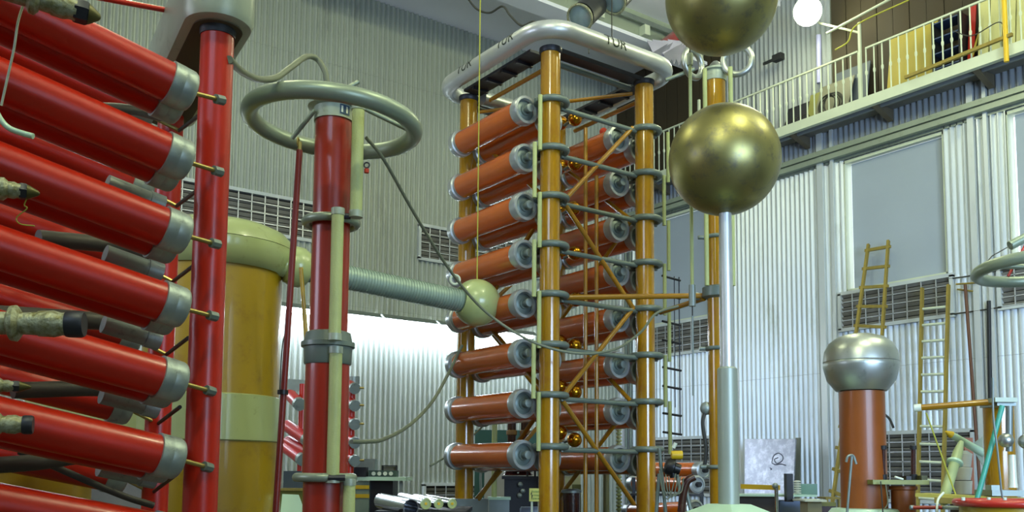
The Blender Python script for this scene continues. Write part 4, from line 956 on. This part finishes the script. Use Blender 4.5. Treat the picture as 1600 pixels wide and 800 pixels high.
part('tabletop', bxp(1150, 1276, 773, 12.0, .8, y1=776), PALEG, tb, smooth=False); part('cupboard', bxp(1155, 1215, 776, 12.1, .6), mat('brown_cup', '#4d443b', .6), tb, smooth=False); part('cupboard_door', bxp(1218, 1270, 783, 12.1, .6), BLUEP, tb, smooth=False)
onb('glass_sheet', 1246, 1277, 756, 773, GLASSG, 'small greenish glass sheet standing on the rear table', 'sheet', 12.3, .02)
g = G(); p = W(1246, 772, 12.1); prof = []
for k in range(6): prof += [(.02, .03*k), (.05, .03*k+.008), (.05, .03*k+.018), (.02, .03*k+.028)]
single('white_insulator', G().lathe(p, (0, 0, 1), prof, 16), PORC, 'small ribbed white insulator on the rear table', 'insulator')
onb('beige_crate', 1262, 1284, 784, 830, mat('beige2', '#a39c74', .6), 'beige crate low between the plate and the bushing', 'crate', 11.3, .3)
onb('white_tray', 1258, 1292, 781, 784, SIGNW, 'flat white tray on the beige crate', 'tray', 11.2, .5)
onb('olive_box', 1284, 1306, 785, 791, mat('olive4', '#75783a', .5), 'olive box beside the beige crate', 'box', 11.4, .25)
onb('brown_crate', 1284, 1306, 791, 830, GLAZED, 'dark brown crate under the olive box', 'crate', 11.4, .25)
sf = thing('wooden_stand', 'short wooden stand behind the bushing foot', 'stand', W(1302, 800, 12.5))
part('top', bxp(1290, 1314, 777, 12.4, .35, y1=780), WOOD, sf, smooth=False)
for x in (1291, 1310): part('leg', bxp(x, x+3, 780, 12.4, .04), WOOD, sf, smooth=False)
# ------------------------------------------------------------------ gear at lower right
st_ = thing('test_table', 'square greenish test table on a red-brown drum with two dark terminals', 'table', (W(1410, 800, 8.9).x, W(1410, 800, 8.9).y, 0))
part('table_board', bxp(1364, 1452, 750, 8.6, .5, y1=757), mat('board_olive', '#8d9254', .5), st_, smooth=False)
p = W(1411, 766, 8.85); part('drum', G().lathe((p.x, p.y, 0), (0, 0, 1), [(.11, 0), (.11, p.z), (.13, p.z+.01), (.13, p.z+.04)], 32), BUSH, st_)
for x in (1380, 1427):
    t = part('terminal', G().rod(W(x, 750, 8.8), W(x, 700, 8.8), .022), GLAZED, st_); part('terminal_head', G().rod(W(x, 702, 8.8), W(x, 696, 8.8), .032), DARK, t); part('terminal_foot', G().rod(W(x, 750, 8.8), W(x, 741, 8.8), .035), DARK, t)
part('block', bxp(1416, 1424, 744, 8.65, .1, y1=750), BLACK, st_, smooth=False)
part('block', bxp(1440, 1449, 743, 8.65, .1, y1=750), mat('olive5', '#4a4c22', .5), st_, smooth=False)
part('leaf_arm', G().rod(W(1398, 745, 8.6), W(1411, 749, 8.6), .01), SIGNW, st_)
part('drop_wire', G().sweep(smooth_path([W(1376, 752, 8.55), W(1378, 780, 8.55), W(1380, 810, 8.55)]), .006, 6), CABLED, st_)
part('drop_wire', G().sweep(smooth_path([W(1384, 757, 8.55), W(1387, 785, 8.55), W(1382, 795, 8.55)]), .006, 6), CABLE, st_)
fs = thing('gantry_arm', 'amber boom with a pale end on a silver-topped amber column', 'boom', W(1570, 800, 8.2))
a, b = W(1436, 637, 8.4), W(1560, 627, 8.1)
part('boom', G().rod(a, b, .028), ROD, fs); part('boom_end', G().rod(a-(b-a).normalized()*.04, a+(b-a).normalized()*.02, .034), SIGNW, fs)
part('head_box', bxp(1555, 1590, 621, 8.0, .35, y1=628), PLATEG, fs, smooth=False); part('head_box', bxp(1558, 1588, 628, 8.05, .3, y1=634), STEEL, fs, smooth=False)
part('column', G().lathe((W(1562, 700, 8.4).x, W(1562, 700, 8.4).y, 0), (0, 0, 1), [(.13, 0), (.13, W(1562, 634, 8.4).z)], 32), AMBER, fs)
part('front_post', G().rod(W(1577, 634, 7.9), W(1577, 705, 7.9), .028), STEEL, fs)
for x in (1572, 1603): q = W(x, 688 if x < 1580 else 690, 7.88); part('measuring_ball', G().ball(q, .062, 24, 14), ALUM, fs)
part('white_insulator', G().lathe(W(1583, 762, 7.9), (0, 0, 1), [(.04, 0), (.034, .05), (.03, .28)], 20), PORC, fs)
part('flange_box', bxp(1550, 1600, 766, 7.8, .3, y1=775), STEEL, fs, smooth=False); part('valve', bxp(1549, 1562, 758, 7.85, .1, y1=770), GREYM, fs, smooth=False)
single('teal_pole', G().rod(W(1566, 634, 7.7), W(1524, 790, 7.6), .021), TEALP, 'slanting teal pole in front of the amber column', 'pole')
single('hanging_rope', G().sweep(smooth_path([W(1551, 590, 7.6), W(1552, 650, 7.6), W(1558, 700, 7.6), W(1562, 740, 7.6), W(1566, 775, 7.6), W(1576, 812, 7.6)]), .009, 6), STEEL, 'grey rope drooping in front of the amber column', 'rope')
single('light_cord', G().rod(W(1447, 645, 8.4), W(1494, 775, 8.2), .007), ROPE, 'thin cream cord slanting down from the boom end', 'cord')
tc_ = thing('pale_cylinder', 'pale green pointed cylinder lying tilted, upper one of the crossed pair', 'cylinder', W(1510, 700, 8.6))
a, b = W(1479, 675, 8.9), W(1536, 708, 9.0); part('body', G().lathe(a, b-a, [(.01, 0), (.025, .08), (.034, .2), (.04, 1)], 24, rel=True), PALEG, tc_)
part('nose', G().lathe(a-(b-a).normalized()*.01, b-a, [(.01, 0), (.036, .07)], 16, rel=False), YEL, tc_)
for dz in (UP*.16, R0*.14-UP*.03, -UP*.13): part('fin', G().poly([b-(b-a)*.35, b, b+(b-a)*.0+dz, ], (F0*.008)), PLATEG, tc_, smooth=False)
t2 = thing('pale_cylinder', 'pale green cylinder rising to the right, lower one of the crossed pair', 'cylinder', W(1480, 780, 8.4))
a, b = W(1473, 785, 8.3), W(1502, 690, 8.6); part('body', G().lathe(a, b-a, [(.045, 0), (.045, .8), (.035, .9), (.02, 1)], 24, rel=True), mat('olive_pale', '#a3b07a', .45), t2)
part('collar', G().lathe(a.lerp(b, .62), b-a, [(.045, 0), (.07, .01), (.07, .03), (.045, .04)], 24), PALEG, t2)
a = W(1505, 772, 9.0)
single('plinth', G().lathe((a.x, a.y, 0), (0, 0, 1), [(.12, 0), (.12, a.z)], 20), BROWN, 'dark round plinth carrying the white insulator pot', 'plinth')
ip = thing('striped_insulator', 'white banded insulator pot standing behind the crossed cylinders', 'insulator', W(1505, 770, 9.0))
p = W(1505, 772, 9.0); L = W(1505, 704, 9.0).z-p.z; part('body', G().lathe(p, (0, 0, 1), [(.075, 0), (.085, L*.3), (.07, L*.32), (.09, L*.6), (.075, L*.62), (.095, L*.92), (.05, L)], 28), PORC, ip)
for h in (.31, .61): part('band', G().torus(p+UP*L*h, .076, .006, n=28, m=6), DARK, ip)
a = W(1512, 684, 9.6)
single('rust_plank', G().beam(a, (a.x, a.y, 0), .09, .03, F0), BUSH, 'rust-brown upright plank behind the white insulator pot', 'plank', smooth=False)
bd2 = thing('bench_board', 'long cream-yellow board across the lower right corner', 'board', W(1520, 785, 7.9))
part('board', G().beam(W(1440, 773, 8.3), W(1620, 782, 7.7), .35, .03), mat('board_cream', '#b3a94e', .5), bd2, smooth=False); part('under_board', G().beam(W(1462, 781, 8.1), W(1620, 790, 7.7), .2, .05), WOOD, bd2, smooth=False)
rd = thing('red_rimmed_drum', 'orange-brown drum with a thick glossy red rim in the lower right corner', 'drum', (W(1575, 800, 7.2).x, W(1575, 800, 7.2).y, 0))
p = W(1578, 786, 7.2); part('body', G().lathe((p.x, p.y, 0), (0, 0, 1), [(.36, 0), (.36, p.z)], 48), TANKY, rd); part('rim', G().torus(p, .38, .03, n=64, m=12), REDG, rd); part('lid', G().lathe((p.x, p.y, p.z-.03), (0, 0, 1), [(.37, 0), (.37, .03)], 48), BUSH, rd)
for x in (1505, 1545, 1570): part('lid_bolt', G().rod(W(x, 782, 7.1), W(x, 777, 7.1), .014), SIGNW, rd)
rs = thing('red_handle_tool', 'red-handled tool with a grey disc lying beside the red-rimmed drum', 'tool', W(1460, 796, 7.8))
part('handle', G().rod(W(1424, 793, 7.9), W(1472, 793, 7.8), .016), REDP, rs); part('disc', G().lathe(W(1490, 796, 7.8), (0, 0, 1), [(.1, 0), (.1, .02), (.07, .03)], 28), STEEL, rs); part('tip', G().rod(W(1422, 793, 7.9), W(1428, 793, 7.9), .02), STEEL, rs)
single('white_hose', G().sweep(smooth_path([W(1474, 770, 7.9), W(1466, 780, 7.8), W(1464, 795, 7.7), W(1466, 812, 7.7)]), .01, 8), SIGNW, 'short white hose hanging off the cream board', 'hose')
single('wall_tap', G().sweep(smooth_path([wq(1383, 648, XR-.15), wq(1390, 655, XR-.3), wq(1396, 668, XR-.35)]), .02, 8), DARK, 'thin dark bent strap on the wall right of the bushing', 'strap')
